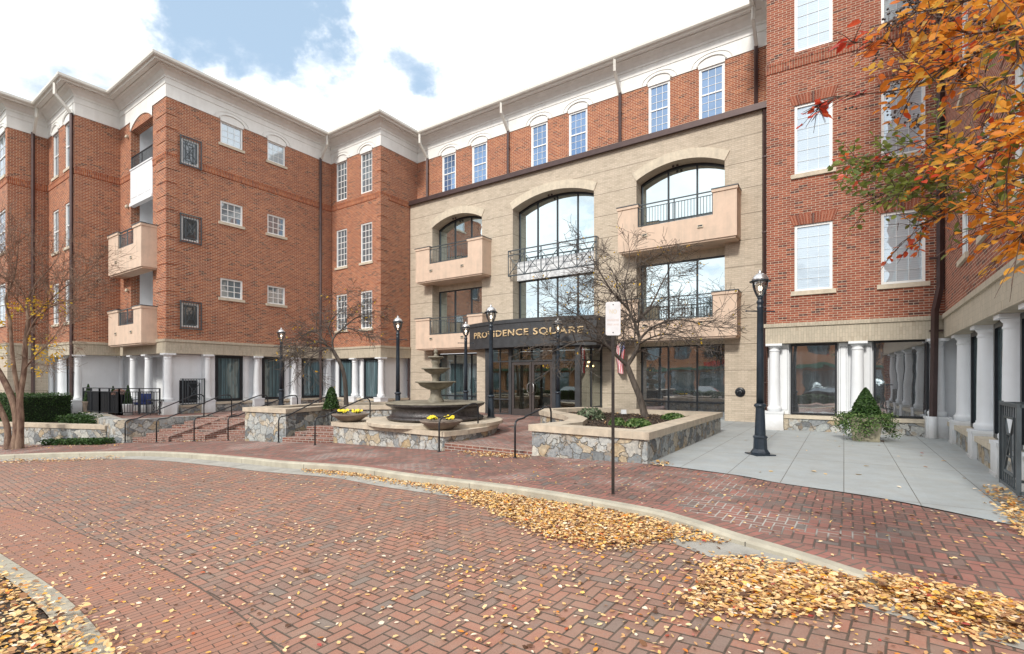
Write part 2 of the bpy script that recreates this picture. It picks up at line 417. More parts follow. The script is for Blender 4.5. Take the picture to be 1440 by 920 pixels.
MT['steps']=M_brick('step_brick',(.19,.085,.065),(.09,.055,.05),(.25,.105,.075),(.40,.37,.33),mfac=1.6)
MT['pave']=M_pave('patio_pavers')
MT['concrete']=M_plain('kerb_concrete',(.40,.375,.30),.85,var=.18,vs=2.4,bump=.35)
MT['asphaltc']=M_plain('gutter_concrete',(.32,.31,.28),.85,var=.22,vs=3,bump=.4)
MT['asphalt']=M_plain('asphalt',(.06,.06,.06),.9,var=.2)
MT['soil']=M_plain('mulch',(.055,.04,.03),.95,var=.5,vs=30,bump=1.)
MT['bronzegrey']=M_plain('fountain_stone',(.20,.18,.135),.6,var=.4,vs=5,bump=.4)
MT['basin']=M_plain('dark_wet_stone',(.04,.034,.034),.3,var=.8,vs=14,bump=.8)
MT['bowl']=M_plain('stone_bowl',(.19,.15,.12),.7,var=.25,vs=7)
MT['steel']=M_plain('brushed_steel',(.6,.6,.6),.3,metal=.9,var=.05)
MT['g_sky']=M_glass('window_glass_blue',(.55,.75,1.),.28,(.07,.15,.32))
MT['g_blind']=M_glass('window_glass_blinds',(.60,.70,.78),.30,(.50,.56,.60),blind=True)
MT['g_grid']=M_glass('window_glass_grey',(.85,.9,.95),.22,(.13,.17,.2))
MT['g_shade']=M_glass('window_glass_white_blinds',(.62,.74,.84),.36,(.50,.57,.62),blind=True)
MT['g_grille']=M_glass('dim_window_glass',(.8,.85,.9),.12,(.06,.07,.075))
MT['g_big']=M_glass('curtain_wall_glass',(.86,.98,1.),.74,(.03,.06,.065),wob=.004)
MT['g_dark']=M_glass('dark_store_glass',(.85,.92,.95),.30,(.02,.045,.05),curtain=True,wob=.004)
MT['g_teal']=M_glass('curtained_door_glass',(.8,.9,.95),.09,(.055,.10,.115),curtain=True)
MT['g_patio']=M_glass('patio_store_glass',(.9,.92,.95),.42,(.035,.04,.045),curtain=True,wob=.003)
MT['g_clear']=M_clear('entrance_glass')
MT['g_lamp']=M_clear('lamp_glass',.22,(1,1,1),(.90,.91,.91))
MT['bulb']=M_emit('lamp_bulb',(1,.88,.70),4)
MT['chand']=M_emit('chandelier_bulb',(1,.62,.25),9)
MT['water']=M_glass('fountain_water',(1,1,1),.25,(.03,.03,.03))
weather(MT['white'],.10,True);weather(MT['stucco'],.35,False);weather(MT['cream'],.14,False);weather(MT['capstone'],.55,False);weather(MT['caststone'],.4,False);weather(MT['concrete'],.7,False);weather(MT['pave'],.35,False);weather(MT['road'],.25,False);weather(MT['walk'],.2,False);weather(MT['tan'],.16,False)
# ------------------------------------------------------------------ camera, light, sky
cam=bpy.data.cameras.new('camera');co=bpy.data.objects.new('camera',cam);col.objects.link(co);scene.camera=co
co.location=(0,0,CAMH);co.rotation_euler=(rad(90),0,0)
cam.sensor_width=36;cam.lens=F/1440*36;cam.shift_y=(YH-460)/1440;cam.clip_end=2000;cam.clip_start=.05
w=bpy.data.worlds.new('World');scene.world=w;w.use_nodes=True
t=NT(w.node_tree);bg=w.node_tree.nodes['Background'];bg.inputs['Strength'].default_value=.1
EL=rad(38);SD=Vector((-.45,-.80,0)).normalized()*math.cos(EL)+Vector((0,0,math.sin(EL)))
sky=t.n('ShaderNodeTexSky',sky_type='NISHITA');sky.sun_disc=False;sky.sun_elevation=EL;sky.sun_rotation=math.atan2(SD.x,SD.y)
tc=t.n('ShaderNodeTexCoord').outputs['Generated']
x,y,z=t.sep(tc)
zz=t.m('ADD',t.m('MAXIMUM',z,0.),.22)
pv=t.comb(t.m('DIVIDE',x,zz),t.m('DIVIDE',y,zz))
cn=t.noise(pv,1.9,9,.58)
cn2=t.noise(pv,.7,5,.5)
wn_=t.n('ShaderNodeTexNoise');wn_.inputs['Scale'].default_value=5.;wn_.inputs['Detail'].default_value=6;wn_.inputs['Roughness'].default_value=.62;t.l(tc,wn_.inputs['Vector'])
w1=t.n('ShaderNodeVectorMath',operation='SUBTRACT');t.l(wn_.outputs['Color'],w1.inputs[0]);w1.inputs[1].default_value=(.5,.5,.5)
w2=t.n('ShaderNodeVectorMath',operation='SCALE');t.l(w1.outputs[0],w2.inputs[0]);w2.inputs['Scale'].default_value=.30
w3=t.n('ShaderNodeVectorMath',operation='ADD');t.l(tc,w3.inputs[0]);t.l(w2.outputs[0],w3.inputs[1])
w4=t.n('ShaderNodeVectorMath',operation='NORMALIZE');t.l(w3.outputs[0],w4.inputs[0]);warp=w4.outputs[0]
def hole(px,py,width,amp):
    d=Vector((ray(px),1,(YH-py)/F)).normalized()
    dp=t.n('ShaderNodeVectorMath',operation='DOT_PRODUCT');t.l(warp,dp.inputs[0]);dp.inputs[1].default_value=d
    mr=t.n('ShaderNodeMapRange',interpolation_type='SMOOTHSTEP');t.l(dp.outputs['Value'],mr.inputs[0]);mr.inputs[1].default_value=math.cos(rad(width));mr.inputs[2].default_value=1.;mr.inputs[3].default_value=0;mr.inputs[4].default_value=amp
    return mr.outputs[0]
hs=None
for h in ((315,-20,8.5,.36),(395,50,7.5,.36),(350,20,7,.25),(445,118,5,.22),(592,98,3.2,.13),(20,215,7,.22),(15,120,5,.14)):
    hh=hole(*h);hs=hh if hs is None else t.m('MAXIMUM',hs,hh)
cov=t.m('SUBTRACT',t.m('ADD',t.m('MULTIPLY',t.m('SUBTRACT',cn,.5),2.1),.68),t.m('MULTIPLY',hs,1.5))
mr=t.n('ShaderNodeMapRange',interpolation_type='SMOOTHSTEP');t.l(cov,mr.inputs[0]);mr.inputs[1].default_value=.22;mr.inputs[2].default_value=.60
cs=t.noise(pv,1.1,6,.6)
ccol=t.ramp(cs,[(.34,(7.9,8.3,9.0)),(.46,(12.8,13.1,13.5)),(.62,(16.2,16.2,16.2))])
skyb=t.mix(.45,sky.outputs[0],(8.6,11.4,14.2))
t.l(t.mix(mr.outputs[0],skyb,ccol),bg.inputs['Color'])
sl=bpy.data.lights.new('sun','SUN');sl.energy=3.0;sl.angle=rad(8);sl.color=(1,.95,.87)
so=bpy.data.objects.new('sun',sl);col.objects.link(so);so.rotation_euler=(-SD).to_track_quat('-Z','Y').to_euler();so.location=(0,0,40)
vs=scene.view_settings;vs.view_transform='Standard';vs.look='None';vs.exposure=.12;vs.gamma=1;vs.use_curve_mapping=False
scene.render.engine='CYCLES';scene.render.resolution_x=1024;scene.render.resolution_y=654
scene.cycles.max_bounces=7;scene.cycles.transparent_max_bounces=10
# ------------------------------------------------------------------ BUILDING
BL=thing('apartment_building','four storey red brick apartment building with white cornice and tan entrance block','building',(0,20,0))
V=[(-29.59,27.64),(-23.8,23.64),(-23.0,24.86),(-19.64,22.53),(-18.70,23.94),(-14.53,21.06),(-10.04,27.84),(-6.68,25.51),(-5.23,27.7),(9.32,17.64),(7.75,15.26),(11.25,13.04),(5.52,4.85),(12.0,0.3)]
names=['G2','G1','F0','F1','F2','F3','F4','F5','U','RL','Rr','W','WE']
FR={n:Frame(V[i],V[i+1]) for i,n in enumerate(names)}
FR['T']=Frame((-5.526,27.25),(-5.526+.8227*17.6,27.25-.5685*17.6))
ZB,ZT=3.2,13.4
def arcz(o,s):
    a,b,c,d=o[:4];r=o[4] if len(o)>4 else 0
    if not r:return d
    x=(s-(a+b)/2)/((b-a)/2)
    # segmental arch
    Rr=((b-a)**2/4+r*r)/(2*r);hx=(b-a)/2*x
    return d+math.sqrt(max(0,Rr*Rr-hx*hx))-(Rr-r)
def wall(mb,f,s0,s1,z0,z1,ops=(),depth=.12,n=0,revmat=None):
    br={s0,s1}
    for o in ops:
        br|={o[0],o[1]}
        if len(o)>4 and o[4]:
            for k in range(1,24):br.add(o[0]+(o[1]-o[0])*k/24)
    br=sorted(b for b in br if s0-1e-6<=b<=s1+1e-6)
    for a,b in zip(br,br[1:]):
        m=(a+b)/2;cur=[(z0,z0)]
        for o in sorted([o for o in ops if o[0]<m<o[1]],key=lambda o:o[2]):
            cur[-1]=cur[-1]+((o[2],o[2]),);cur.append((arcz(o,a),arcz(o,b)))
        cur[-1]=cur[-1]+((z1,z1),)
        for c in cur:
            la,lb=c[0],c[1];(ta,tb)=c[2]
            if ta-la<1e-4 and tb-lb<1e-4:continue
            mb.face([f.P(a,n,la),f.P(b,n,lb),f.P(b,n,tb),f.P(a,n,ta)],[(a,la),(b,lb),(b,tb),(a,ta)])
    for o in ops:
        a,b,c,d=o[:4];dp=depth
        if c>z0+1e-3:mb.face([f.P(a,n,c),f.P(b,n,c),f.P(b,n-dp,c),f.P(a,n-dp,c)],[(a,0),(b,0),(b,dp),(a,dp)])
        da=arcz(o,a)
        mb.face([f.P(a,n-dp,c),f.P(a,n,c),f.P(a,n,da),f.P(a,n-dp,da)][::-1],[(a-dp,c),(a,c),(a,da),(a-dp,da)][::-1])
        mb.face([f.P(b,n,c),f.P(b,n-dp,c),f.P(b,n-dp,da),f.P(b,n,da)][::-1],[(b,c),(b+dp,c),(b+dp,da),(b,da)][::-1])
        K=24 if len(o)>4 and o[4] else 1
        for k in range(K):
            p,q=a+(b-a)*k/K,a+(b-a)*(k+1)/K
            mb.face([f.P(p,n,arcz(o,p)),f.P(p,n-dp,arcz(o,p)),f.P(q,n-dp,arcz(o,q)),f.P(q,n,arcz(o,q))],[(p,0),(p,dp),(q,dp),(q,0)])
WCOUNT=0
def window(f,a,b,c,d,glass,cols=3,rows=6,dh=True,sill=True,arch=False,mun=.018,inset=.10,jack=None,parent=None,fw=.07,fmat='vinyl'):
    mb=MB();n0,n1=-inset,-inset+.07
    fbox(mb,f,a,a+fw,n0,n1,c,d);fbox(mb,f,b-fw,b,n0,n1,c,d)
    fbox(mb,f,a+fw,b-fw,n0,n1-.002,c,c+fw);fbox(mb,f,a+fw,b-fw,n0,n1-.002,d-fw,d)
    a2,b2,c2,d2=a+fw,b-fw,c+fw,d-fw
    if dh:
        zm=(c2+d2)/2;fbox(mb,f,a2,b2,n0,n1-.015,zm-.025,zm+.025)
        # sash stiles
        fbox(mb,f,a2,a2+.03,n0,n1-.03,c2,d2);fbox(mb,f,b2-.03,b2,n0,n1-.03,c2,d2)
    for k in range(1,cols):
        x=a2+(b2-a2)*k/cols;fbox(mb,f,x-mun/2,x+mun/2,n0+.01,n0+.036,c2,d2)
    for k in range(1,rows):
        if dh and k*2==rows:continue
        z=c2+(d2-c2)*k/rows;fbox(mb,f,a2,b2,n0+.01,n0+.034,z-mun/2,z+mun/2)
    wo=part(parent or BL,'window',mb,MT[fmat])
    g=MB();nn=n0+.02
    g.face([f.P(a2,nn,c2),f.P(b2,nn,c2),f.P(b2,nn,d2),f.P(a2,nn,d2)],[(a2,c2),(b2,c2),(b2,d2),(a2,d2)])
    part(wo,'pane',g,MT[glass])
    if sill:
        s=MB();fbox(s,f,a-.09,b+.09,-inset,.055,c-.12,c);part(wo,'sill',s,MT['caststone'])
    if arch:
        s=MB();w_=(b-a)/2+.06;xm=(a+b)/2;pts=[f.P(xm-w_*math.cos(math.pi*k/16),.05,13.41+.27*math.sin(math.pi*k/16)) for k in range(17)]
        for p,q in zip(pts,pts[1:]):s.bar(p,q,.05,.035)
        w2=w_+.2;pts=[f.P(xm-w2*math.cos(math.pi*k/16),.045,13.43+.38*math.sin(math.pi*k/16)) for k in range(17)]
        for p,q in zip(pts,pts[1:]):s.bar(p,q,.018,.03)
        fbox(s,f,a-.02,b+.02,.0,.042,13.30,13.43)
        part(wo,'arch_trim',s,MT['cream'])
    if jack:
        s=MB();h=.30;sp=.10;K=max(7,int((b-a+.2)/.075))
        for k in range(K):
            u0,u1=k/K,(k+1)/K
            def X(u,top):return (a-.04)+(b-a+.08)*u+(u-.5)*2*(sp if top else 0)
            pts=[(X(u0,0)+.004,d),(X(u1,0)-.004,d),(X(u1,1)-.005,d+h),(X(u0,1)+.005,d+h)]
            s.face([f.P(p,.018,z) for p,z in pts],[(k*.213*1.0+.02,.02),(k*.213+.18,.02),(k*.213+.18,.03),(k*.213+.02,.03)])
            for i in range(4):
                p,q=pts[i],pts[(i+1)%4]
                s.face([f.P(p[0],.018,p[1]),f.P(p[0],.0,p[1]),f.P(q[0],.0,q[1]),f.P(q[0],.018,q[1])],[(k*.213+.02,.02)]*4)
        part(wo,'jack_arch',s,MT['brickR'])
    return wo
def grille(f,a,b,c,d,parent,n=.1):
    s=MB();w_=.022
    for x in (a,b):fbox(s,f,x-.02,x+.02,n-.03,n+.01,c-.03,d+.03)
    for z in (c,d):fbox(s,f,a-.02,b+.02,n-.03,n+.008,z-.02,z+.02)
    for x in (a,b):
        for z in (c,d):fbox(s,f,x-.018,x+.018,-.02,n-.01,z-.018,z+.018)
    for k in range(1,8):
        x=a+(b-a)*k/8
        if k in(3,4,5):
            fbox(s,f,x-.009,x+.009,n-.02,n-.005,c,c+(d-c)*.16);fbox(s,f,x-.009,x+.009,n-.02,n-.005,d-(d-c)*.16,d)
        else:fbox(s,f,x-.009,x+.009,n-.02,n-.005,c,d)
    i0,i1,j0,j1=a+(b-a)*.22,b-(b-a)*.22,c+(d-c)*.16,d-(d-c)*.16
    for z in (j0,j1):fbox(s,f,i0,i1,n-.02,n+.002,z-.014,z+.014)
    for x in (i0,i1):fbox(s,f,x-.014,x+.014,n-.02,n,j0,j1)
    s.bar(f.P(i0,n-.008,j0),f.P(i1,n-.008,j1),.022);s.bar(f.P(i0,n-.012,j1),f.P(i1,n-.012,j0),.022)
    k0,k1,l0,l1=i0+(i1-i0)*.3,i1-(i1-i0)*.3,j0+(j1-j0)*.3,j1-(j1-j0)*.3
    for z in (l0,l1):fbox(s,f,k0,k1,n-.02,n+.004,z-.01,z+.01)
    for x in (k0,k1):fbox(s,f,x-.01,x+.01,n-.02,n+.003,l0,l1)
    part(parent,'grille',s,MT['rail'])
ROW={4:(11.21,13.32),3:(7.58,9.63),2:(4.12,6.08)}
# openings per wall
op={n:[] for n in FR};wins=[]
def addw(fn,a,b,c,d,*args,**k):
    op[fn].append((a,b,c,d));wins.append((fn,a,b,c,d,args,k))
F3,F4,U,RR,F0,G2=FR['F3'],FR['F4'],FR['U'],FR['Rr'],FR['F0'],FR['G2']
for a,b in ((2.2,3.22),(4.44,5.38)):
    addw('F3',a,b,12.3,13.32,'g_blind',cols=3,rows=3,dh=False,arch=True,mun=.012)
    addw('F3',a,b,8.7,9.67,'g_grid',cols=3,rows=3,dh=False,mun=.03)
    addw('F3',a,b,5.23,6.13,'g_grid',cols=3,rows=3,dh=False,mun=.03)
for c,d in ((10.82,11.9),(7.5,8.55),(3.76,4.8)):
    addw('F3',.58,1.28,c,d,'g_grille',cols=1,rows=1,dh=False,sill=False)
for r,(c,d) in ROW.items():
    for a,b in ((.46,1.38),(2.52,3.43)):
        addw('F4',a,b,c,d,'g_grid',cols=3,rows=6,dh=False,arch=(r==4),sill=(r!=4),mun=.028)
    for a,b in ((.74,1.69),(2.81,3.76)):
        addw('Rr',a,b,c,d,'g_shade',cols=3,rows=6,dh=False,arch=(r==4),sill=(r!=4),mun=.006,jack=(r!=4))
    for x0,x1 in ((74.5,82.5),(91.5,102)):
        a,b=F0.S(x0),F0.S(x1);addw('F0',a,b,c,d,'g_grid',cols=2,rows=2,arch=(r==4),mun=.02)
    a,b=G2.S(-8),G2.S(7.5);addw('G2',a,b,c,d,'g_grid',cols=3,rows=4,arch=(r==4),mun=.02)
    a,b=2.0,3.1;addw('G2',a,b,c,d,'g_grid',cols=3,rows=4,arch=(r==4),mun=.02)
    for a in (2.6,4.9,7.2):addw('W',a,a+.95,c,d,'g_grid',cols=3,rows=6,arch=(r==4),mun=.02,jack=(r!=4))
for x0,x1 in ((622,641),(664,685),(747,770),(800,826),(912,942),(983,1019)):
    a=U.S(x0);b=U.S(x1);addw('U',a,b,11.31,13.30,'g_sky',cols=3,rows=6,arch=True,sill=False,mun=.014,inset=.08)
# walls
for fn in ('G2','G1','F0','F1','F3','F4','F5','U','RL','Rr','W','WE'):
    f=FR[fn];mb=MB()
    wall(mb,f,0,f.L,ZB if fn!='U' else 10.0,ZT,op[fn])
    if fn in('RL','WE'):wall(mb,f,0,f.L,-.3,ZB)
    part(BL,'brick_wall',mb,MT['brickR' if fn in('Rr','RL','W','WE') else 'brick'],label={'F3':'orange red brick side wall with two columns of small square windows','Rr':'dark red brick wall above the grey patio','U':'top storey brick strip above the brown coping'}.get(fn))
# soldier courses
sc=MB()
for fn in ('G2','G1','F0','F1','F2','F3','F4','F5','Rr','RL','W'):
    f=FR[fn];segs=[(0,f.L)]
    cuts=[(1.28,3.73)] if fn=='F2' else ([(.5,1.36)] if fn=='F3' else [])
    for c in cuts:segs=[(0,c[0]),(c[1],f.L)]
    for a,b in segs:
        sc=MB()
        fbox(sc,f,a,b,-.01,.022,10.76,10.98)
        fbox(sc,f,a,b,-.01,.036,10.98,11.04)
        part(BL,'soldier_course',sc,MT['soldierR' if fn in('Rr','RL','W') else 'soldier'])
# quoin bands at outer corners
qb=MB()
def quoin(fa,fb,wa,wb):
    z=3.5;i=0
    while z<13.0:
        if not(10.7<z+.25<11.1):
            fbox(qb,fa,fa.L-wa,fa.L+.022,-.01,.022,z,z+.50)
            fbox(qb,fb,0,wb,-.01,.0225,z+.001,z+.501)
        z+=.575
quoin(FR['F2'],FR['F3'],.95,.42);part(BL,'corner_quoins',qb,MT['brick'])
qb=MB();quoin(FR['F4'],FR['F5'],.28,.45);part(BL,'corner_quoins',qb,MT['brick'])
for fn,a,b,c,d,args,k in wins:
    wo=window(FR[fn],a,b,c,d,*args,**k)
    if fn=='F3' and a<1:grille(FR[fn],a-.06,b+.06,c-.08,d+.05,wo)
# tan band
def sweep(mb,pts,prof,uscale=1):
    """prof=(n,z) along polyline with mitred corners; outward is right-hand side normal"""
    nrm=[]
    for i in range(len(pts)-1):
        dx,dy=pts[i+1][0]-pts[i][0],pts[i+1][1]-pts[i][1];L=math.hypot(dx,dy);nrm.append((dy/L,-dx/L))
    off=[]
    for i in range(len(pts)):
        if i==0:off.append(nrm[0])
        elif i==len(pts)-1:off.append(nrm[-1])
        else:
            a,b=nrm[i-1],nrm[i];sx,sy=a[0]+b[0],a[1]+b[1];k=2/(sx*sx+sy*sy);off.append((sx*k,sy*k))
    L=0
    for i in range(len(pts)-1):
        l2=L+math.dist(pts[i],pts[i+1])
        for j in range(len(prof)-1):
            (n0,z0),(n1,z1)=prof[j],prof[j+1]
            P=lambda k,n,z:(pts[k][0]+off[k][0]*n,pts[k][1]+off[k][1]*n,z)
            mb.face([P(i,n0,z0),P(i+1,n0,z0),P(i+1,n1,z1),P(i,n1,z1)],[(L,z0+n0),(l2,z0+n0),(l2,z1+n1),(L,z1+n1)])
        L=l2
bandprof=[(-.35,2.6),(.03,2.6),(.03,3.08),(.07,3.09),(.07,3.2),(.0,3.205),(-.05,3.205)]
b1=MB();sweep(b1,V[:9],bandprof);part(BL,'tan_band',b1,MT['tans'])
b2=MB();sweep(b2,[V[9],V[10],V[11],V[12]],bandprof);part(BL,'tan_band',b2,MT['tans'],label='tan brick band over the patio windows')
# cornice
cprof=[(-.02,13.38),(.03,13.38),(.03,13.92),(.055,13.925),(.055,14.17),(.085,14.175),(.085,14.26),(.13,14.30),(.22,14.40),(.34,14.455),(.42,14.47),(.42,14.50),(.60,14.50)]
gprof=[(.60,14.45),(.63,14.45),(.66,14.50),(.73,14.53),(.77,14.58),(.77,14.68),(.72,14.69),(.70,14.66),(.62,14.64)]
fl=[V[i] for i in range(0,14)]
cb=MB();sweep(cb,fl,cprof);part(BL,'cornice',cb,MT['cream'])
gb=MB();sweep(gb,fl,gprof);part(BL,'roof_gutter',gb,MT['gutter'])
rf=MB()
out=[Vector((p[0],p[1],0)) for p in fl]+[Vector((30,18,0)),Vector((22,45,0)),Vector((-22,52,0)),Vector((-45,38,0))]
tri=tessellate_polygon([out])
for a,b,c in tri:rf.face([(out[i].x,out[i].y,14.6) for i in (a,b,c)])
sweep(rf,fl,[(.62,14.66),(-.05,14.75)])
part(BL,'roof',rf,M_plain('roof_membrane',(.25,.25,.25),.9))
# ground storey: recessed white walls
NI=-.32
F1e=FR['F1'].P(FR['F1'].L+1.7,0,0)[:2]
for pl_ in ([FR['F0'].P(-.7,0,0)[:2],V[3],F1e],V[5:9],V[10:13]):
    gw=MB();sweep(gw,pl_,[(NI,-.25),(NI,2.62)]);part(BL,'white_wall',gw,MT['white'])
gw=MB()
for fn in ('F2',):
    f=FR[fn];wall(gw,f,0,f.L-.05,-.1,2.62,n=-1.5)
    wall(gw,Frame(f.P(0,-1.5,0),f.P(0,-.3,0)),0,1.2,-.1,2.62)
    wall(gw,Frame(f.P(f.L-.3,-.3,0),f.P(f.L-.3,-1.5,0)),0,1.2,-.1,2.62)
    fbox(gw,f,0,f.L-.3,-1.5,-.32,2.56,2.62)
    fbox(gw,f,1.9,2.7,-1.49,-1.44,0,2.1)
part(BL,'white_wall',gw,MT['white'])
for fn in ('G1','G2'):
    gt=MB();wall(gt,FR[fn],0,FR[fn].L,-.5,2.62);part(BL,'tan_wall',gt,MT['tan'])
gd=MB();f=FR['F2'];fbox(gd,f,2.05,2.9,-1.44,-1.42,0,2.35);part(BL,'door',gd,M_plain('grey_door_paint',(.38,.42,.47),.5),label='grey porch door')
# white pilaster panels + stone base + sills
pn=MB();sb=MB();sl_=MB()
def panels(fn,segs):
    for a,b in segs:
        pn=MB();fbox(pn,FR[fn],a,b,NI,NI+.10,.47,2.58);fbox(pn,FR[fn],a+.045,b-.045,NI+.1,NI+.112,.60,2.46);pn.mat=1;fbox(pn,FR[fn],a+.035,b-.035,NI+.1,NI+.103,.59,2.47);fbox(pn,FR[fn],a-.008,a,NI,NI+.07,.47,2.58);fbox(pn,FR[fn],b,b+.008,NI,NI+.07,.47,2.58);part(BL,'pilaster_panel',pn,[MT['white'],MT['seam']])
def base(fn,a,b,top=.36):
    sb=MB();sl_=MB();fbox(sb,FR[fn],a,b,NI,-.06,-.25,top);fbox(sl_,FR[fn],a,b,NI,-.02,top,top+.10)
    bo=part(BL,'stone_base',sb,MT['stone']);part(bo,'base_sill',sl_,MT['caststone'])
base('F3',2.0,F3.L-.1);base('F4',0.1,F4.L);base('F5',0,FR['F5'].L);base('Rr',.45,4.0);base('W',.3,9.8);base('F3',.6,1.5,.28)
panels('F3',[(1.75,2.07),(3.36,3.62),(4.05,4.28),(5.5,5.75),(6.2,6.45),(7.8,8.1)])
panels('F4',[(.05,.36),(1.62,1.85),(2.25,2.46),(3.72,3.95)])
panels('Rr',[(.30,.58),(1.84,2.06),(2.36,2.62),(3.9,4.12)])
panels('F5',[(.45,.6),(2.2,2.4)])
# ground storey dark framed windows
WC0=[FR['W'].S(x,.05)+.25 for x in (1332,1357,1388,1421)]+[9.3]
def gwin(fn,a,b,c,d,glass,cols=1,n=NI,fw=.07):
    f=FR[fn];mb=MB();n0,n1=n,n+.09
    fbox(mb,f,a,a+fw,n0,n1,c,d);fbox(mb,f,b-fw,b,n0,n1,c,d);fbox(mb,f,a+fw,b-fw,n0,n1-.002,c,c+fw);fbox(mb,f,a+fw,b-fw,n0,n1-.002,d-fw,d)
    for k in range(1,cols):
        x=a+fw+(b-a-2*fw)*k/cols;fbox(mb,f,x-.03,x+.03,n0,n1-.01,c+fw,d-fw)
    wo=part(BL,'window',mb,MT['black'],label='black framed ground floor window')
    g=MB();g.face([f.P(a+fw,n0+.04,c+fw),f.P(b-fw,n0+.04,c+fw),f.P(b-fw,n0+.04,d-fw),f.P(a+fw,n0+.04,d-fw)],[(a,c),(b,c),(b,d),(a,d)])
    part(wo,'pane',g,MT[glass])
for a,b in ((2.11,3.31),(4.33,5.46),(6.51,7.73)):gwin('F3',a,b,.48,2.57,'g_teal',fw=.11)
for a,b in ((.40,1.56),(2.5,3.66)):gwin('F4',a,b,.47,2.55,'g_teal',fw=.09)
gwin('Rr',.62,1.80,.48,2.57,'g_patio',fw=.05);gwin('Rr',2.66,3.86,.48,2.60,'g_patio',fw=.05)
a,b=F0.S(77),F0.S(84);gwin('F0',a,b,.2,2.55,'g_dark')
for i_ in range(4):
    m_=(WC0[i_]+WC0[i_+1])/2;a=m_-.45;gwin('W',a,a+.9,.48,2.57,'g_teal',fw=.09)
# columns
cm=MB()
cm.lathe([(r_*.82,z_) for r_,z_ in [(.235,.56),(.235,.60),(.25,.62),(.25,.66),(.235,.69),(.205,.70),(.205,.73),(.19,.75),(.187,1.3),(.180,1.8),(.168,2.34),(.166,2.36),(.185,2.37),(.185,2.40),(.168,2.41),(.168,2.46),(.20,2.49),(.225,2.53)]],24)
for z0,z1,h in ((2.53,2.596,.22),):cm.box(-h,h,-h,h,z0,z1)
colmesh=cm.mesh('column',MT['white'])
pm=MB();pm.box(-.25,.25,-.25,.25,-.3,.50);pm.box(-.265,.265,-.265,.265,.50,.558);pm.box(-.265,.265,-.265,.265,-.3,.06);pedmesh=pm.mesh('pedestal',MT['white'])
def column(x,y,u):
    c=link('column',colmesh,BL);p=link('pedestal',pedmesh,c)
    c.location=Vector((x,y,0))-ORG[BL];c.rotation_euler=(0,0,math.atan2(u[1],u[0]))
def fcol(fn,s,n=-.10):
    f=FR[fn];x,y,_=f.P(s,n,0);column(x,y,f.u)
for x in (291,361,413):fcol('F3',F3.S(x,-.1))
fcol('F3',.12,-.12);fcol('F3',8.0);fcol('F4',F4.S(499,-.1));fcol('F4',F4.L-.12,-.12);fcol('F5',FR['F5'].L-.25)
f2=FR['F2']
for x in (170,188,209):fcol('F2',f2.S(x,-.15),-.15)
fcol('F1',.12,-.12)
for x in (69.5,88):fcol('F0',F0.S(x,-.1))
fcol('Rr',RR.S(1089,-.1));fcol('Rr',RR.S(1206,-.1));fcol('Rr',4.0,-.05)
W=FR['W']
WC=[W.S(x,.05)+.25 for x in (1332,1357,1388,1421)]+[9.3]
for s in WC:fcol('W',s,-.24)
# loggia wall F2
lg=MB();wall(lg,f2,0,f2.L,ZB,ZT,[(1.28,3.73,ZB,12.95)],depth=.35);part(BL,'brick_wall',lg,MT['brick'],label='brick corner pier wall with open balconies')
li=MB()
fbox(li,f2,1.0,4.3,-1.75,-1.6,3.2,13.5)
fbox(li,f2,1.1,1.28,-1.6,-.3501,3.2,13.5);fbox(li,f2,3.73,3.9,-1.6,-.3501,3.2,13.5)
for z in (3.2,6.7,10.2):fbox(li,f2,1.281,3.729,-1.6,-.0,z,z+.25)
fbox(li,f2,1.281,3.729,-1.6,-.05,13.36,13.45)
for z in (3.45,6.95,10.45):
    fbox(li,f2,1.9,2.9,-1.6,-1.57,z,z+2.1)
    fbox(li,f2,1.95,2.4,-1.57,-1.555,z+.15,z+.95);fbox(li,f2,1.95,2.4,-1.57,-1.555,z+1.1,z+1.95)
fbox(li,f2,1.281,3.729,-.12,.02,9.55,11.1);fbox(li,f2,1.27,3.74,-.13,.05,11.1,11.16);fbox(li,f2,1.27,3.74,-.13,.06,9.45,9.6)
for k in range(3):fbox(li,f2,1.4+k*.78,2.05+k*.78,.02,.032,9.8,10.9)
part(BL,'loggia_lining',li,MT['white'])
ap=MB()
K=20;o=(1.28,3.73,0,12.95,.42)
for k in range(K):
    p,q=1.28+2.45*k/K,1.28+2.45*(k+1)/K
    for n in (.034,-.3):ap.face([f2.P(p,n,arcz(o,p)),f2.P(q,n,arcz(o,q)),f2.P(q,n,13.45),f2.P(p,n,13.45)])
    ap.face([f2.P(p,.034,arcz(o,p)),f2.P(p,-.3,arcz(o,p)),f2.P(q,-.3,arcz(o,q)),f2.P(q,.034,arcz(o,q))])
part(BL,'arch_panel',ap,MT['cream'])
def railing(mb,f,a,b,n,z0,z1,step=.11,mid=True):
    mb.bar(f.P(a,n,z1),f.P(b,n,z1),.05,.035);mb.bar(f.P(a,n,z0+.05),f.P(b,n,z0+.05),.035)
    if mid:mb.bar(f.P(a,n,z1-.13),f.P(b,n,z1-.13),.025)
    k=int((b-a)/step)
    for i in range(1,k):
        x=a+(b-a)*i/k;mb.bar(f.P(x,n,z0+.05),f.P(x,n,z1-.13 if mid else z1),.016)
    for x in (a+.015,b-.015,(a+b)/2):mb.bar(f.P(x,n,z0),f.P(x,n,z1),.035)
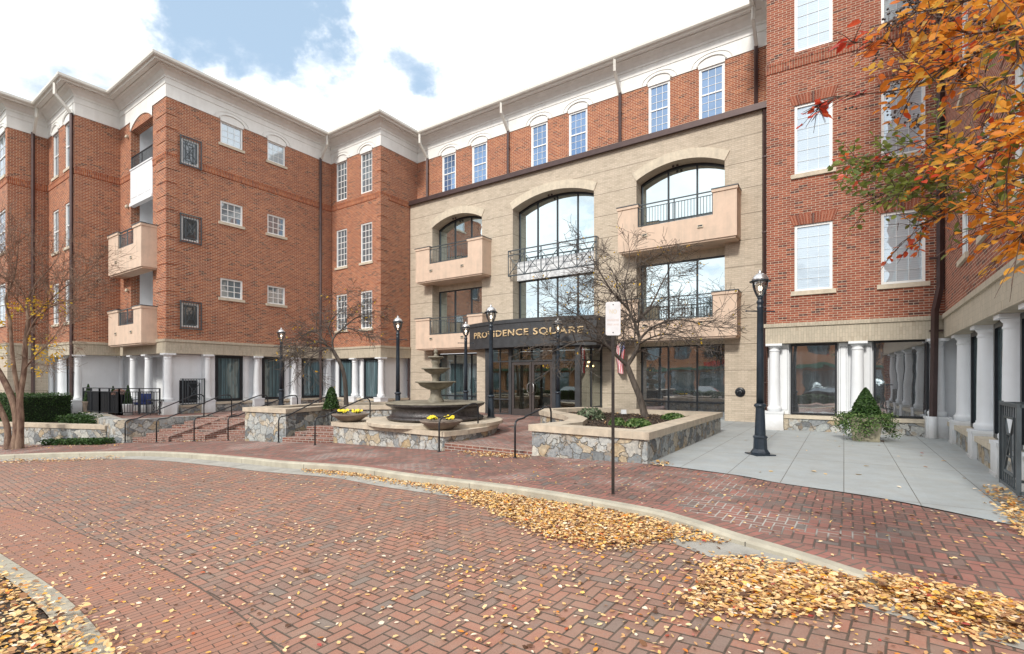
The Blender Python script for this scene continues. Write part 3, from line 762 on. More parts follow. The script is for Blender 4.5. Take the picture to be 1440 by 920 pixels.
def balcony(f,s0,s1,a,b,z0,zs,zt,D,side=True,label=None):
    m=MB();t_=.14
    fbox(m,f,s0,s1,D-t_,D,z0+.06,zs);fbox(m,f,s0,a,D-t_,D-.001,zs,zt);fbox(m,f,b,s1,D-t_,D-.001,zs,zt)
    for x0,x1 in ((s0,s0+t_),(s1-t_,s1)):fbox(m,f,x0,x1,0,D-t_,z0+.06,zt)
    fbox(m,f,s0+.05,s1-.05,-.6 if D<.9 and f is FR['T'] else 0,D-.05,z0,z0+.24)
    fbox(m,f,a,a+.1,D-.35,D-t_,zs,zt-.06) if False else None
    bo=part(BL,'balcony',m,MT['stucco'],label=label)
    for (x0,x1),(y0_,y1_) in (((s0,a),(s0,s0+t_)),((b,s1),(s1-t_,s1))):
        c=MB();fbox(c,f,x0-.035,x1+.035,D-t_-.02,D+.035,zt-.10,zt-.0);fbox(c,f,y0_-.035,y1_+.02,0,D-t_-.02,zt-.10,zt-.001);part(bo,'cap',c,MT['stucco'])
        c=MB();fbox(c,f,x0-.05,x1+.05,D-t_-.03,D+.05,zt,zt+.035);fbox(c,f,y0_-.05,y1_+.03,0,D-t_-.03,zt,zt+.034);part(bo,'cap_flashing',c,MT['rail'])
    r=MB();railing(r,f,a,b,D-.07,zs,zt-.02);part(bo,'railing',r,MT['rail'])
    for x in (s0+(s1-s0)*.25,s0+(s1-s0)*.72):
        q=MB();fbox(q,f,x-.10,x+.10,D,D+.03,z0+.50,z0+.62);fbox(q,f,x-.08,x+.08,D+.03,D+.05,z0+.52,z0+.545);part(bo,'scupper',q,MT['caststone'])
        q=MB();fbox(q,f,x-.075,x+.075,D+.03,D+.035,z0+.55,z0+.60);part(bo,'scupper_opening',q,MT['black'])
    return bo
balcony(f2,.45,4.22,1.63,3.38,6.2,7.33,8.08,.6,label='peach stucco balcony on the left brick corner, third floor')
balcony(f2,.45,4.22,1.63,3.38,2.98,3.88,4.60,.6,label='peach stucco balcony on the left brick corner, second floor')
r=MB();railing(r,f2,1.3,3.71,-.02,11.16,11.72,mid=False,step=.09);part(BL,'railing',r,MT['black'],label='black iron balcony rail under the arch')
for s,z in ((1.0,12.75),(1.0,9.5),(1.0,5.6)):
    q=MB();p=f2.P(s,.08,z);q.blob(p,.07,8,6)
    q.bar(f2.P(s,0,z+.05),f2.P(s,.1,z+.05),.1)
    part(BL,'wall_light',q,MT['caststone'])
# ---- tan entrance block
T=FR['T'];bays=[(1.63,4.93,-.3,9.41,.42),(6.76,10.9,-.3,9.41,.45),(12.75,16.06,-.3,9.41,.42)]
tw=MB();wall(tw,T,0,17.6,-.3,10.95,bays,depth=.62);
tw.face([T.P(0,-.5,-.3),T.P(0,0,-.3),T.P(0,0,10.95),T.P(0,-.5,10.95)],[(0,-.3),(.5,-.3),(.5,10.95),(0,10.95)])
part(BL,'entrance_block_wall',tw,MT['tan'])
for o in bays:
    at=MB();a,b=o[0],o[1];K=24
    def pt(k,off):
        s=a+(b-a)*k/K;z=arcz(o,s)
        # radial offset
        Rr_=((b-a)**2/4+o[4]**2)/(2*o[4]);cx=(a+b)/2;cz=o[3]+o[4]-Rr_
        dx,dz=s-cx,z-cz;L=math.hypot(dx,dz);return (s+dx/L*off,z+dz/L*off)
    for k in range(K):
        p0,p1,q0,q1=pt(k,0),pt(k+1,0),pt(k,.36),pt(k+1,.36)
        at.face([T.P(p0[0],.03,p0[1]),T.P(p1[0],.03,p1[1]),T.P(q1[0],.03,q1[1]),T.P(q0[0],.03,q0[1])],[p0,p1,q1,q0])
        at.face([T.P(q0[0],.03,q0[1]),T.P(q1[0],.03,q1[1]),T.P(q1[0],0,q1[1]),T.P(q0[0],0,q0[1])])
        at.face([T.P(p1[0],.03,p1[1]),T.P(p0[0],.03,p0[1]),T.P(p0[0],-.02,p0[1]+.0),T.P(p1[0],-.02,p1[1])])
    for k in (0,K):
        p,q=pt(k,0),pt(k,.36);at.face([T.P(p[0],0,p[1]),T.P(p[0],.03,p[1]),T.P(q[0],.03,q[1]),T.P(q[0],0,q[1])])
    part(BL,'arch_surround',at,MT['caststone'])
cp=MB();fbox(cp,T,-.15,17.45,-.5,.14,10.95,11.09);fbox(cp,T,-.16,17.45,.06,.17,10.86,10.98);fbox(cp,T,-.12,17.4,-.54,-.02,11.09,11.13)
part(BL,'coping',cp,MT['bronze'])
# glazing in the bays
NG=-.62
def glaze(o,z0,z1,cols,glass,hz=None,arch=False,label=None):
    a,b=o[0],o[1];mb=MB();w_=.055
    fbox(mb,T,a,a+w_,NG,NG+.1,z0,z1);fbox(mb,T,b-w_,b,NG,NG+.1,z0,z1);fbox(mb,T,a+w_,b-w_,NG,NG+.098,z0,z0+w_)
    for k in range(1,cols):
        x=a+(b-a)*k/cols;fbox(mb,T,x-w_/2,x+w_/2,NG,NG+.09,z0+w_,arcz(o,x) if arch else z1-w_)
    if arch:
        K=24
        for k in range(K):
            s0,s1=a+(b-a)*k/K,a+(b-a)*(k+1)/K
            for n in (NG+.1,):mb.face([T.P(s0,n,arcz(o,s0)-.09),T.P(s1,n,arcz(o,s1)-.09),T.P(s1,n,arcz(o,s1)),T.P(s0,n,arcz(o,s0))])
            mb.face([T.P(s0,NG,arcz(o,s0)-.09),T.P(s1,NG,arcz(o,s1)-.09),T.P(s1,NG+.1,arcz(o,s1)-.09),T.P(s0,NG+.1,arcz(o,s0)-.09)])
    else:fbox(mb,T,a+w_,b-w_,NG,NG+.098,z1-w_,z1)
    for h in hz or []:fbox(mb,T,a+w_,b-w_,NG,NG+.08,h-.03,h+.03)
    wo=part(BL,'window',mb,MT['black'],label=label or 'tall dark framed window set back in the tan brick bay')
    for k in range(cols):
        g=MB();x0=a+(b-a)*k/cols;x1=a+(b-a)*(k+1)/cols
        if arch:
            pts=[(x0,z0),(x1,z0)]+[(x1+(x0-x1)*j/8,arcz(o,x1+(x0-x1)*j/8)) for j in range(9)]
        else:pts=[(x0,z0),(x1,z0),(x1,z1),(x0,z1)]
        # every real pane sits at a very slightly different angle
        e=R.uniform(-.004,.004);e2=R.uniform(-.003,.003)
        g.face([T.P(p,NG+.045+e*(p-x0)/max(.1,x1-x0)+e2*(z-z0)/max(.1,z1-z0),z) for p,z in pts],pts)
        part(wo,'pane',g,MT[glass])
for i,o in enumerate(bays):
    glaze(o,7.0,9.41,3 if i!=1 else 4,'g_big',arch=True)
    glaze(o,3.75 if i!=1 else 3.7,6.12,3 if i!=1 else 4,'g_big')
glaze(bays[0],-.1,2.80,3,'g_dark',hz=[.62]);glaze(bays[2],-.05,2.82,3,'g_patio',hz=[.62])
for i in (0,2):
    for z0,z1 in ((6.12,7.0),(2.82,3.75)):
        sp_=MB();o=bays[i];fbox(sp_,T,o[0],o[1],NG,NG+.12,z0,z1);part(BL,'spandrel_panel',sp_,MT['caststone'])
sp_=MB();o=bays[1];fbox(sp_,T,o[0],o[1],NG,NG+.12,2.8,3.7);part(BL,'spandrel_panel',sp_,MT['canopy'])
sp_=MB();fbox(sp_,T,o[0],o[1],NG,NG+.25,6.12,7.0);part(BL,'spandrel_panel',sp_,MT['white'],label='white panel behind the iron balcony rail')
for z0,zs,zt in ((6.42,7.33,8.20),(2.97,3.72,4.58)):
    fl_='third' if z0>6 else 'second'
    balcony(T,1.12,5.5,2.09,4.62,z0,zs,zt,.7,label=f'peach stucco balcony left of the entrance, {fl_} floor')
    balcony(T,12.26,16.6,13.06,15.81,z0,zs,zt,.7,label=f'peach stucco balcony right of the entrance, {fl_} floor')
# iron balcony rail in middle bay
r=MB();n=.22;a,b,z0,z1=6.66,11.1,6.27,7.42
r.bar(T.P(a,n,z1),T.P(b,n,z1),.06,.04);r.bar(T.P(a,n,z0),T.P(b,n,z0),.05);r.bar(T.P(a,n,z1-.2),T.P(b,n,z1-.2),.035)
K=5
for k in range(K+1):
    x=a+(b-a)*k/K;r.bar(T.P(x,n,z0-.03),T.P(x,n,z1),.045)
    r.bar(T.P(x,n,z1-.2),T.P(x,n,z1),.05)
for k in range(K):
    x0,x1=a+(b-a)*k/K,a+(b-a)*(k+1)/K;zz=z1-.2
    r.bar(T.P(x0,n,z0),T.P(x1,n,zz),.025);r.bar(T.P(x0,n,zz),T.P(x1,n,z0),.025)
    xm,zm=(x0+x1)/2,(z0+zz)/2;h=.2
    for p,q in (((-h,-h),(h,-h)),((h,-h),(h,h)),((h,h),(-h,h)),((-h,h),(-h,-h))):
        r.bar(T.P(xm+p[0],n+.008,zm+p[1]),T.P(xm+q[0],n+.008,zm+q[1]),.022)
for x in (a,b):
    for z in (z0,z1):r.bar(T.P(x,n,z),T.P(x,0,z),.04)
part(BL,'balcony_rail',r,MT['rail'],label='iron rail with crossed diamonds in front of the middle arched window')
for s,z,n_ in ((2.9,9.79,-.3),(8.6,9.82,-.3),(14.2,9.79,-.3)):
    r=MB()
    for d in (-.08,.08):r.lathe([(.04,-.06),(.05,-.0),(.0,.0)],10,T.P(s+d,n_,z))
    part(BL,'soffit_light',r,MT['bronze'])
# ---- canopy and vestibule
def cpos(s,ex=0):
    u=(s-5.62)/(11.9-5.62);return 1.78+.10*u+.74*4*u*(1-u)*1.0*.93+ex
cn_=MB();K=24;A,B=5.62,11.9;Z0,Z1=2.82,3.92
for k in range(K):
    s0,s1=A+(B-A)*k/K,A+(B-A)*(k+1)/K;n0,n1=cpos(s0),cpos(s1)
    cn_.face([T.P(s0,n0,Z0),T.P(s1,n1,Z0),T.P(s1,n1,Z1),T.P(s0,n0,Z1)])
    cn_.face([T.P(s0,0,Z1),T.P(s0,n0,Z1),T.P(s1,n1,Z1),T.P(s1,0,Z1)])
    cn_.face([T.P(s0,n0,Z0),T.P(s0,0,Z0),T.P(s1,0,Z0),T.P(s1,n1,Z0)])
    for z0,z1,e in ((Z1-.13,Z1+.02,.035),(Z0-.01,Z0+.05,.025)):
        cn_.face([T.P(s0,n0+e,z0),T.P(s1,n1+e,z0),T.P(s1,n1+e,z1),T.P(s0,n0+e,z1)])
        cn_.face([T.P(s0,n0+e,z1),T.P(s1,n1+e,z1),T.P(s1,n1,z1),T.P(s0,n0,z1)]);cn_.face([T.P(s0,n0,z0),T.P(s1,n1,z0),T.P(s1,n1+e,z0),T.P(s0,n0+e,z0)])
for s in (A,B):cn_.face([T.P(s,0,Z0),T.P(s,cpos(s),Z0),T.P(s,cpos(s),Z1),T.P(s,0,Z1)])
can=part(BL,'entrance_canopy',cn_,MT['canopy'],label='dark bowed canopy over the entrance with gold letters')
def textmesh(body,size,depth,bold=0.,align='LEFT',spacing=1.):
    cu=bpy.data.curves.new('txt','FONT');cu.body=body;cu.size=size;cu.extrude=depth;cu.offset=bold;cu.align_x=align;cu.space_character=spacing;cu.resolution_u=3
    o=bpy.data.objects.new('txt',cu);col.objects.link(o);dg=bpy.context.evaluated_depsgraph_get()
    me=bpy.data.meshes.new_from_object(o.evaluated_get(dg));bpy.data.objects.remove(o);return me
me=textmesh('PROVIDENCE SQUARE',.42,.02,.005,'LEFT',1.12)
xs=[v.co.x for v in me.vertices];x0,x1=min(xs),max(xs)
def can_s(px):
    best=min((abs(720+F*T.P(s,cpos(s),0)[0]/T.P(s,cpos(s),0)[1]-px),s) for s in [A+(B-A)*i/600 for i in range(601)]);return best[1]
sA,sB=can_s(667.4),can_s(821)
og=ORG[BL]
ys=[v.co.y for v in me.vertices];y0,y1=min(ys),max(ys)
for v in me.vertices:
    s=sA+(v.co.x-x0)/(x1-x0)*(sB-sA);z=3.22+(v.co.y-y0)/(y1-y0)*.31
    p=T.P(s,cpos(s)+.025+v.co.z,z);v.co=Vector(p)-og
me.materials.clear();me.materials.append(MT['gold']);link('lettering',me,can)
# vestibule
D=2.0;vb=MB();a,b=6.71,11.28
def vs_(px):return T.S(px,D)
posts=[(a,a+.28),(vs_(715),vs_(719)),(vs_(776.5),vs_(781)),(vs_(809),b)]
for p,q in posts:fbox(vb,T,p,q,D-.12,D+(.04 if q-p>.2 else 0),0,2.82)
for p,q in ((posts[0][1],posts[1][0]),(posts[2][1],posts[3][0])):
    for z in (.0,.62,2.22,2.76):fbox(vb,T,p,q,D-.1,D-.01,z,z+.055)
    fbox(vb,T,(p+q)/2-.02,(p+q)/2+.02,D-.1,D-.012,.05,2.76) if p<8 else None
p,q=posts[1][1],posts[2][0]
fbox(vb,T,p,q,D-.1,D-.01,2.22,2.29);fbox(vb,T,p,q,D-.1,D-.01,2.75,2.82);fbox(vb,T,(p+q)/2-.02,(p+q)/2+.02,D-.1,D-.01,2.29,2.75);fbox(vb,T,p,q,D-.14,D+.02,0,.015)
# right side
for n0,n1 in ((0,.06),(.95,1.0)):fbox(vb,T,b-.08,b,n0,n1,0,2.82)
for z in (.0,.35,2.22,2.76):fbox(vb,T,b-.07,b-.01,.06,D-.12,z,z+.055)
for n0,n1 in ((0,.06),):fbox(vb,T,a,a+.08,n0,n1,0,2.82)
for z in (.0,2.22,2.76):fbox(vb,T,a+.01,a+.07,.06,D-.12,z,z+.055)
ve=part(BL,'vestibule',vb,MT['canopy'])
def pane(par,pts,mat):
    g=MB();g.face(pts);part(par,'pane',g,MT[mat])
def fpane(par,s0,s1,n,z0,z1,mat='g_clear'):pane(par,[T.P(s0,n,z0),T.P(s1,n,z0),T.P(s1,n,z1),T.P(s0,n,z1)],mat)
for p,q in ((posts[0][1],posts[1][0]),(posts[1][1],posts[2][0]),(posts[2][1],posts[3][0])):
    if q-p>1.5:fpane(ve,p,q,D-.05,2.29,2.75)
    else:fpane(ve,p,q,D-.05,.0,2.76)
for s in (b-.04,a+.04):pane(ve,[T.P(s,D-.1,.0),T.P(s,.03,.0),T.P(s,.03,2.76),T.P(s,D-.1,2.76)],'g_clear')
p,q=posts[1][1],posts[2][0];m_=(p+q)/2
for i,(s0,s1) in enumerate(((p,m_-.004),(m_+.004,q))):
    d=MB();w_=.11
    fbox(d,T,s0+.01,s0+w_,D-.09,D-.03,.02,2.2);fbox(d,T,s1-w_,s1-.01,D-.09,D-.03,.02,2.2);fbox(d,T,s0+w_,s1-w_,D-.09,D-.031,2.09,2.2);fbox(d,T,s0+w_,s1-w_,D-.09,D-.031,.02,.26)
    do=part(BL,'door',d,M_plain('door_frame_brown',(.06,.05,.048),.4) if i==0 else bpy.data.materials['door_frame_brown'],label='glazed entrance door under the canopy')
    fpane(do,s0+w_,s1-w_,D-.06,.26,2.09)
    h=MB();x=(s1-.06) if i==0 else (s0+.06);sg=-1 if i==0 else 1
    h.tube([T.P(x,D-.03,.92),T.P(x,D+.04,.93),T.P(x+sg*.08,D+.06,1.0),T.P(x+sg*.10,D+.06,1.14),T.P(x+sg*.08,D+.06,1.28),T.P(x,D+.04,1.35),T.P(x,D-.03,1.36)],.014,8)
    part(do,'handle',h,MT['steel'])
# lobby box behind
lb=MB();o=bays[1];lm=M_plain('lobby_wall_paint',(.50,.44,.36),.8)
fbox(lb,T,o[0]-.05,o[0],-5,-.62,-.1,2.8);fbox(lb,T,o[1],o[1]+.05,-5,-.62,-.1,2.8);fbox(lb,T,o[0],o[1],-5.1,-5,-.1,2.8)
part(BL,'lobby_wall',lb,lm)
lb=MB();fbox(lb,T,o[0],o[1],-5,1.85,-.04,.006);part(BL,'lobby_floor',lb,M_plain('lobby_floor_tile',(.12,.10,.085),.25))
lb=MB();fbox(lb,T,o[0],o[1],-5,-.62,2.7,2.79);part(BL,'lobby_ceiling',lb,MT['white'])
lb=MB();fbox(lb,T,7.4,9.0,-3.2,-2.6,0,1.05);fbox(lb,T,7.3,9.1,-3.25,-2.5,1.05,1.1);part(BL,'reception_desk',lb,M_plain('desk_wood',(.10,.05,.03),.4))
ch=MB();c0=T.P(10.4,-.9,2.15)
for k in range(8):
    an=2*math.pi*k/8;ch.blob((c0[0]+.22*math.cos(an),c0[1]+.22*math.sin(an),c0[2]+(.1 if k%2 else -.08)),.035,8,6)
chd=MB();chd.tube([T.P(10.4,-.9,2.7),c0],.012,6)
for k in range(8):
    an=2*math.pi*k/8;chd.bar(c0,(c0[0]+.22*math.cos(an),c0[1]+.22*math.sin(an),c0[2]+(.06 if k%2 else -.12)),.012)
cho=part(BL,'chandelier',chd,MT['bronze']);part(cho,'bulbs',ch,MT['chand'])
wb=MB();fbox(wb,T,11.3,11.75,.0,.35,0,.32);part(BL,'white_plinth',wb,MT['white'])
wb=MB();fbox(wb,T,5.9,6.7,.02,1.6,0,2.82);part(BL,'entrance_pier',wb,MT['tan'])
# standpipe, vent, grille basket
q=MB();p=T.P(T.S(1041),0,T.Z(1041,551.5));
m4=Matrix.Translation(p)@Matrix(((T.u[0],0,T.n[0],0),(T.u[1],0,T.n[1],0),(0,1,0,0),(0,0,0,1)))
q2=MB();q2.lathe([(.17,0),(.17,.03),(.14,.045),(.10,.05),(.10,.09),(.04,.10),(.0,.10)],20);q2.lathe([(.045,.05),(.045,.14),(0,.14)],10,(-.06,0,0));q2.lathe([(.045,.05),(.045,.14),(0,.14)],10,(.06,0,0))
q2.v=[tuple(m4@Vector(v)) for v in q2.v];part(BL,'fire_hose_connection',q2,MT['black'])
q=MB()
for k in range(5):fbox(q,F3,.62,1.0,NI+.0,NI+.02,2.30+k*.045,2.33+k*.045)
fbox(q,F3,.58,1.04,NI,NI+.012,2.26,2.55);part(BL,'vent',q,M_plain('vent_metal',(.35,.35,.35),.5))
gp=MB();fbox(gp,F3,.62,1.35,NI,NI+.05,.45,1.45);gpo=part(BL,'window',gp,MT['black'],label='low window behind a projecting iron basket');grille(F3,.55,1.42,.42,1.5,gpo,n=.22)
# downspouts
def downspout(f,s,zt,zb,shoe=True,n=.10,label=None):
    m=MB();m.bar(f.P(s,.66,14.52),f.P(s,.66,14.02),.10,.10);m.bar(f.P(s,.66,14.06),f.P(s+.02,.12,13.42),.10,.10)
    top=part(BL,'downspout_head',m,MT['gutter'])
    m=MB();m.bar(f.P(s,n,13.45),f.P(s,n,zb+.1),.10,.10)
    z=12.6
    while z>zb+1:
        m.bar(f.P(s-.075,n-.02,z),f.P(s+.075,n-.02,z),.09,.04);z-=2.7
    if shoe:m.bar(f.P(s,n,zb+.16),f.P(s-.02,n+.14,zb+.03),.10,.10)
    part(BL,'downspout',m,MT['bronze'],label=label)
downspout(FR['G1'],FR['G1'].S(46.5,.1),0,-.2);downspout(F0,F0.L-.1,0,0)
downspout(F3,F3.S(451,.1),0,.0);downspout(U,U.S(600.5,.1),0,11.1)
for x in (714,871.5,1063):downspout(U,U.S(x,.1),0,11.1)
m=MB();f=RR;s=f.L-.10
m.bar(f.P(s,.12,13.4),f.P(s,.12,3.9),.115,.115);m.bar(f.P(s,.12,3.95),f.P(s-.12,.22,3.3),.115,.115);m.bar(f.P(s-.12,.22,3.36),f.P(s-.16,.22,.55),.115,.115)
m.bar(f.P(s,.66,14.5),f.P(s,.12,13.4),.115,.115)
for z in (9.6,6.8,4.7,2.8):m.bar(f.P(s-.22,.1,z),f.P(s+.08,.1,z),.08,.05)
part(BL,'downspout',m,MT['bronze'],label='purple brown downspout in the inner corner above the patio')
m=MB();m.lathe([(.10,0),(.105,.02),(.10,.04),(.10,.55),(.085,.57)],16,f.P(s-.17,.22,0));part(BL,'downspout_boot',m,MT['white'])
for s,n_ in ((-.06,.06),(17.36,.06)):
    m=MB();m.bar(T.P(s,n_,10.95),T.P(s,n_,.15),.10,.10)
    z=9.2
    while z>1:m.bar(T.P(s-.07,n_+.03,z),T.P(s+.07,n_+.03,z),.06,.05);z-=2.6
    m.bar(T.P(s,n_,.2),T.P(s,n_+.2,.06),.10,.10)
    part(BL,'downspout',m,MT['bronze'])
# ------------------------------------------------------------------ GROUND
def catmull(pts,n=8):
    out=[]
    P_=[pts[0]]+list(pts)+[pts[-1]]
    for i in range(1,len(P_)-2):
        p0,p1,p2,p3=P_[i-1:i+3]
        for k in range(n):
            t_=k/n;out.append(tuple(.5*((2*p1[j])+(-p0[j]+p2[j])*t_+(2*p0[j]-5*p1[j]+4*p2[j]-p3[j])*t_*t_+(-p0[j]+3*p1[j]-3*p2[j]+p3[j])*t_**3) for j in (0,1)))
    out.append(tuple(pts[-1]));return out
def sheet(name,poly,zf,mat,label=None,kind='structure',thick=0,parent=None,cuts=(2.5,-20.8)):
    bm=bmesh.new()
    vs_l=[bm.verts.new((p[0],p[1],0)) for p in poly]
    f=bm.faces.new(vs_l);bm.normal_update()
    if f.normal.z<0:bmesh.ops.reverse_faces(bm,faces=[f])
    bmesh.ops.triangulate(bm,faces=bm.faces[:])
    for c in cuts:
        bmesh.ops.bisect_plane(bm,geom=bm.verts[:]+bm.edges[:]+bm.faces[:],plane_co=(c,0,0),plane_no=(1,0,0),dist=1e-5)
    if thick:
        g=bmesh.ops.extrude_face_region(bm,geom=bm.faces[:])
        bmesh.ops.recalc_face_normals(bm,faces=bm.faces[:])
        top=set(v for v in g['geom'] if isinstance(v,bmesh.types.BMVert))
        for v in bm.verts:v.co.z=zf(v.co.x,v.co.y)-(0 if v in top else thick)
    else:
        for v in bm.verts:v.co.z=zf(v.co.x,v.co.y)
    bmesh.ops.recalc_face_normals(bm,faces=bm.faces[:])
    uvl=bm.loops.layers.uv.new('UVMap')
    for f in bm.faces:
        if not thick and f.normal.z<0:f.normal_flip()
        for l in f.loops:l[uvl].uv=(l.vert.co.x,l.vert.co.y) if abs(f.normal.z)>.5 else (l.vert.co.x*f.normal.y-l.vert.co.y*f.normal.x,l.vert.co.z)
    me=bpy.data.meshes.new(name);bm.to_mesh(me);bm.free();me.materials.append(mat)
    o=link(name,me,parent)
    if kind:o['kind']=kind
    if label:o['label']=label
    return o
DR=.13
def dr(x):return .13 if x<.4 else (.05 if x>2.6 else .13-.08*(x-.4)/2.2)
kerb=[(-30,11.5),(-22,14.9),(-15.9,15.55),(-11.66,15.0),(-9.3,14.1),(-6.58,12.47),(-5.25,11.57),(-3.25,10.43),(-1.93,9.33),(.15,7.75),(1.62,6.33),(2.05,5.70),(2.36,5.05),(2.72,4.42),(2.98,3.95),(3.5,3.43),(4.1,2.7),(4.7,1.6),(5.2,.3),(5.6,-2),(5.9,-6),(6.0,-20),(6.0,-32)]
KP=catmull(kerb,8)
def offs(pts,d):
    o=[]
    for i,p in enumerate(pts):
        a=pts[max(0,i-1)];b=pts[min(len(pts)-1,i+1)]
        dx,dy=b[0]-a[0],b[1]-a[1];L=math.hypot(dx,dy)
        o.append((p[0]+dy/L*d,p[1]-dx/L*d))
    return o
K1=offs(KP,.14);K2=offs(KP,.16+.42)
grd=lambda x,y:gz(x)-.32
sheet('ground',[(-400,-400),(400,-400),(400,400),(-400,400)],grd,M_plain('grass_ground',(.07,.08,.035),.95,var=.4,vs=.5))
# road: everything on the camera side of the kerb
left_k=[gpt(0,777,.1),gpt(83,831,.1),gpt(150,900,.1)]
isl=catmull([(-16,11.2),(-10.5,8.6),(-7.9,7.2),left_k[0],left_k[1],left_k[2],(-2.15,2.9),(-1.35,2.05),(-.9,1.1),(-.75,0),(-1.0,-2),(-2.2,-4),(-5,-6),(-14,-8)],8)
road_poly=K2+[(-30,-32)]
sheet('road',road_poly,lambda x,y:gz(x)-dr(x),MT['road'],cuts=(.4,2.5,2.6,-20.8))
gut=MB();gut2=MB()
def ribbon(mb,A,B,za_,zb_,L0=0):
    L=L0
    for i in range(len(A)-1):
        l2=L+math.dist(A[i],A[i+1]);wd=math.dist(A[i],B[i]);za,zc_=(za_(A[i][0]),za_(A[i+1][0])) if callable(za_) else (za_,za_);zb,zd_=(zb_(B[i][0]),zb_(B[i+1][0])) if callable(zb_) else (zb_,zb_)
        mb.face([(A[i][0],A[i][1],gz(A[i][0])+za),(B[i][0],B[i][1],gz(B[i][0])+zb),(B[i+1][0],B[i+1][1],gz(B[i+1][0])+zd_),(A[i+1][0],A[i+1][1],gz(A[i+1][0])+zc_)],[(L,0),(L,wd),(l2,wd),(l2,0)])
        L=l2
ribbon(gut,K1,K2,lambda x:-dr(x)+.014,lambda x:-dr(x)+.004);solo('gutter_strip',gut,MT['asphaltc'],kind='structure')
kb=MB()
Ka=offs(KP,.02);Kb=offs(KP,.115)
# kerb in 2.4 m lengths with thin joints
ribbon(kb,KP,Ka,.0,.018);ribbon(kb,Ka,Kb,.018,.014);ribbon(kb,Kb,K1,.014,-.012)
Kc=offs(KP,.1405);ribbon(kb,K1,Kc,-.012,lambda x:-dr(x))
solo('kerb',kb,MT['concrete'],kind='structure')
jt=MB()
acc=0
for i in range(1,len(KP)-1):
    acc+=math.dist(KP[i-1],KP[i])
    if acc>2.2 and -18<KP[i][0]<5.3:
        acc=0;a=KP[i];b=K1[i];g_=gz(a[0]);d=((KP[i+1][0]-KP[i][0]),(KP[i+1][1]-KP[i][1]));L=math.hypot(*d);d=(d[0]/L*.005,d[1]/L*.005)
        jt.face([(a[0]-d[0],a[1]-d[1],g_+.020),(b[0]-d[0],b[1]-d[1],g_-.012),(b[0]+d[0],b[1]+d[1],g_-.012),(a[0]+d[0],a[1]+d[1],g_+.020)])
        c=(b[0]+(b[0]-a[0])*.02,b[1]+(b[1]-a[1])*.02)
        jt.face([(c[0]-d[0],c[1]-d[1],g_-.012),(c[0]+d[0],c[1]+d[1],g_-.012),(c[0]+d[0],c[1]+d[1],g_-dr(a[0])),(c[0]-d[0],c[1]-d[1],g_-dr(a[0]))])
tag(solo('kerb_joints',jt,M_plain('joint_dark',(.06,.055,.05),.9)),kind='structure')
# central island on the left with concrete edge and soldier brick border
sg_=1 if offs(isl,.22)[40][0]>isl[40][0] else -1
I1=offs(isl,-.20*sg_);I2=isl;I3=offs(isl,.80*sg_)
ik=MB();ribbon(ik,I1,I2,-DR+.05,-DR+.02);ribbon(ik,I2,offs(I2,.002*sg_),-DR+.02,-DR);solo('island_edge',ik,MT['concrete'],kind='structure')
ib=MB();ribbon(ib,I2,I3,-DR+.006,-DR+.004);
for i,uv in enumerate(ib.uv):ib.uv[i]=[(v*.213/.2,u*.0677/.066) for u,v in uv]
solo('road_border',ib,MT['header'],kind='structure')
I4=offs(I3,.012);ij=MB();ribbon(ij,I3,I4,-DR+.007,-DR+.007);solo('road_joint',ij,M_plain('joint_dark2',(.09,.07,.055),.9),kind='structure')
isoil=[p for p in I1]+[(-30,-8),(-30,11.2)]
sheet('island_bed',isoil,lambda x,y:gz(x)-DR+.03,MT['soil'])
# sidewalk
walk_in=[(5.4,5.36),(4.86,6.57),(4.04,7.5),(3.63,8.14),(2.52,9.22),(.43,10.75),(-1.63,12.1),(-5.27,14.8),(-5.75,15.0),(-7.02,15.5),(-8.87,16.5),(-9.4,16.75),(-13.7,17.65),(-14.6,17.85),(-19,18.9),(-26,20.0),(-32,20.5)]
sheet('sidewalk',[(8,-32)]+[(8,4.0),(5.75,4.6)]+walk_in+[(-34,16)]+[(-31.5,11.3)]+KP,lambda x,y:gz(x),MT['walk'],cuts=(2.5,-20.8))
# header course along kerb and along patio
hc=MB();ribbon(hc,offs(KP,-.215),KP,.004,.004)
for i,uv in enumerate(hc.uv):hc.uv[i]=[(u,v) for u,v in uv]
hm=M_brick('header_brick_walk',(.27,.14,.115),(.19,.11,.10),(.32,.145,.12),(.14,.12,.10),mfac=1.2)
for i,uv in enumerate(hc.uv):hc.uv[i]=[(v,u*.0677/.1) for u,v in uv]
solo('sidewalk_header',hc,hm,kind='structure')
pb=catmull(walk_in[:5],6);pbo=offs(pb,.21)
hc=MB();ribbon(hc,pb,pbo,.005,.005)
for i,uv in enumerate(hc.uv):hc.uv[i]=[(v,u*.0677/.1) for u,v in uv]
solo('patio_header',hc,hm,kind='structure')
# patio, plaza, terrace
sheet('patio',pb+[(2.49,9.22),(5.99,14.4),(2.5,16.9),(3,22),(12,17),(14,9),(8,4.0),(5.75,4.6)],lambda x,y:.008 if x<1e9 else 0,MT['pave'],cuts=())
sheet('plaza',[(.43,10.85),(.43,10.75),(2.49,9.22),(5.99,14.4),(9,17),(8,22),(-2,28),(-6,28),(-8,20),(-6.2,18),(-5.9,17.2),(-5.45,16.3),(-5.27,14.8),(-1.63,12.1)],lambda x,y:.0035,MT['walk'],cuts=())
st=MB()
def riser(p,q,zt,depth=.32):
    d=Vector((q[0]-p[0],q[1]-p[1],0)).normalized();n=Vector((-d.y,d.x,0));P3=Vector((p[0],p[1],0));L=math.dist(p,q)
    st.hexa(lambda a,b,c:P3+d*L*a+n*depth*b+Vector((0,0,zt-.5+.5*c)),(L,depth,.5),(0,zt-.5))
st=MB();riser((-1.63,12.1),(.43,10.75),.006,.34);solo('plaza_step',st,MT['steps'],kind='structure')
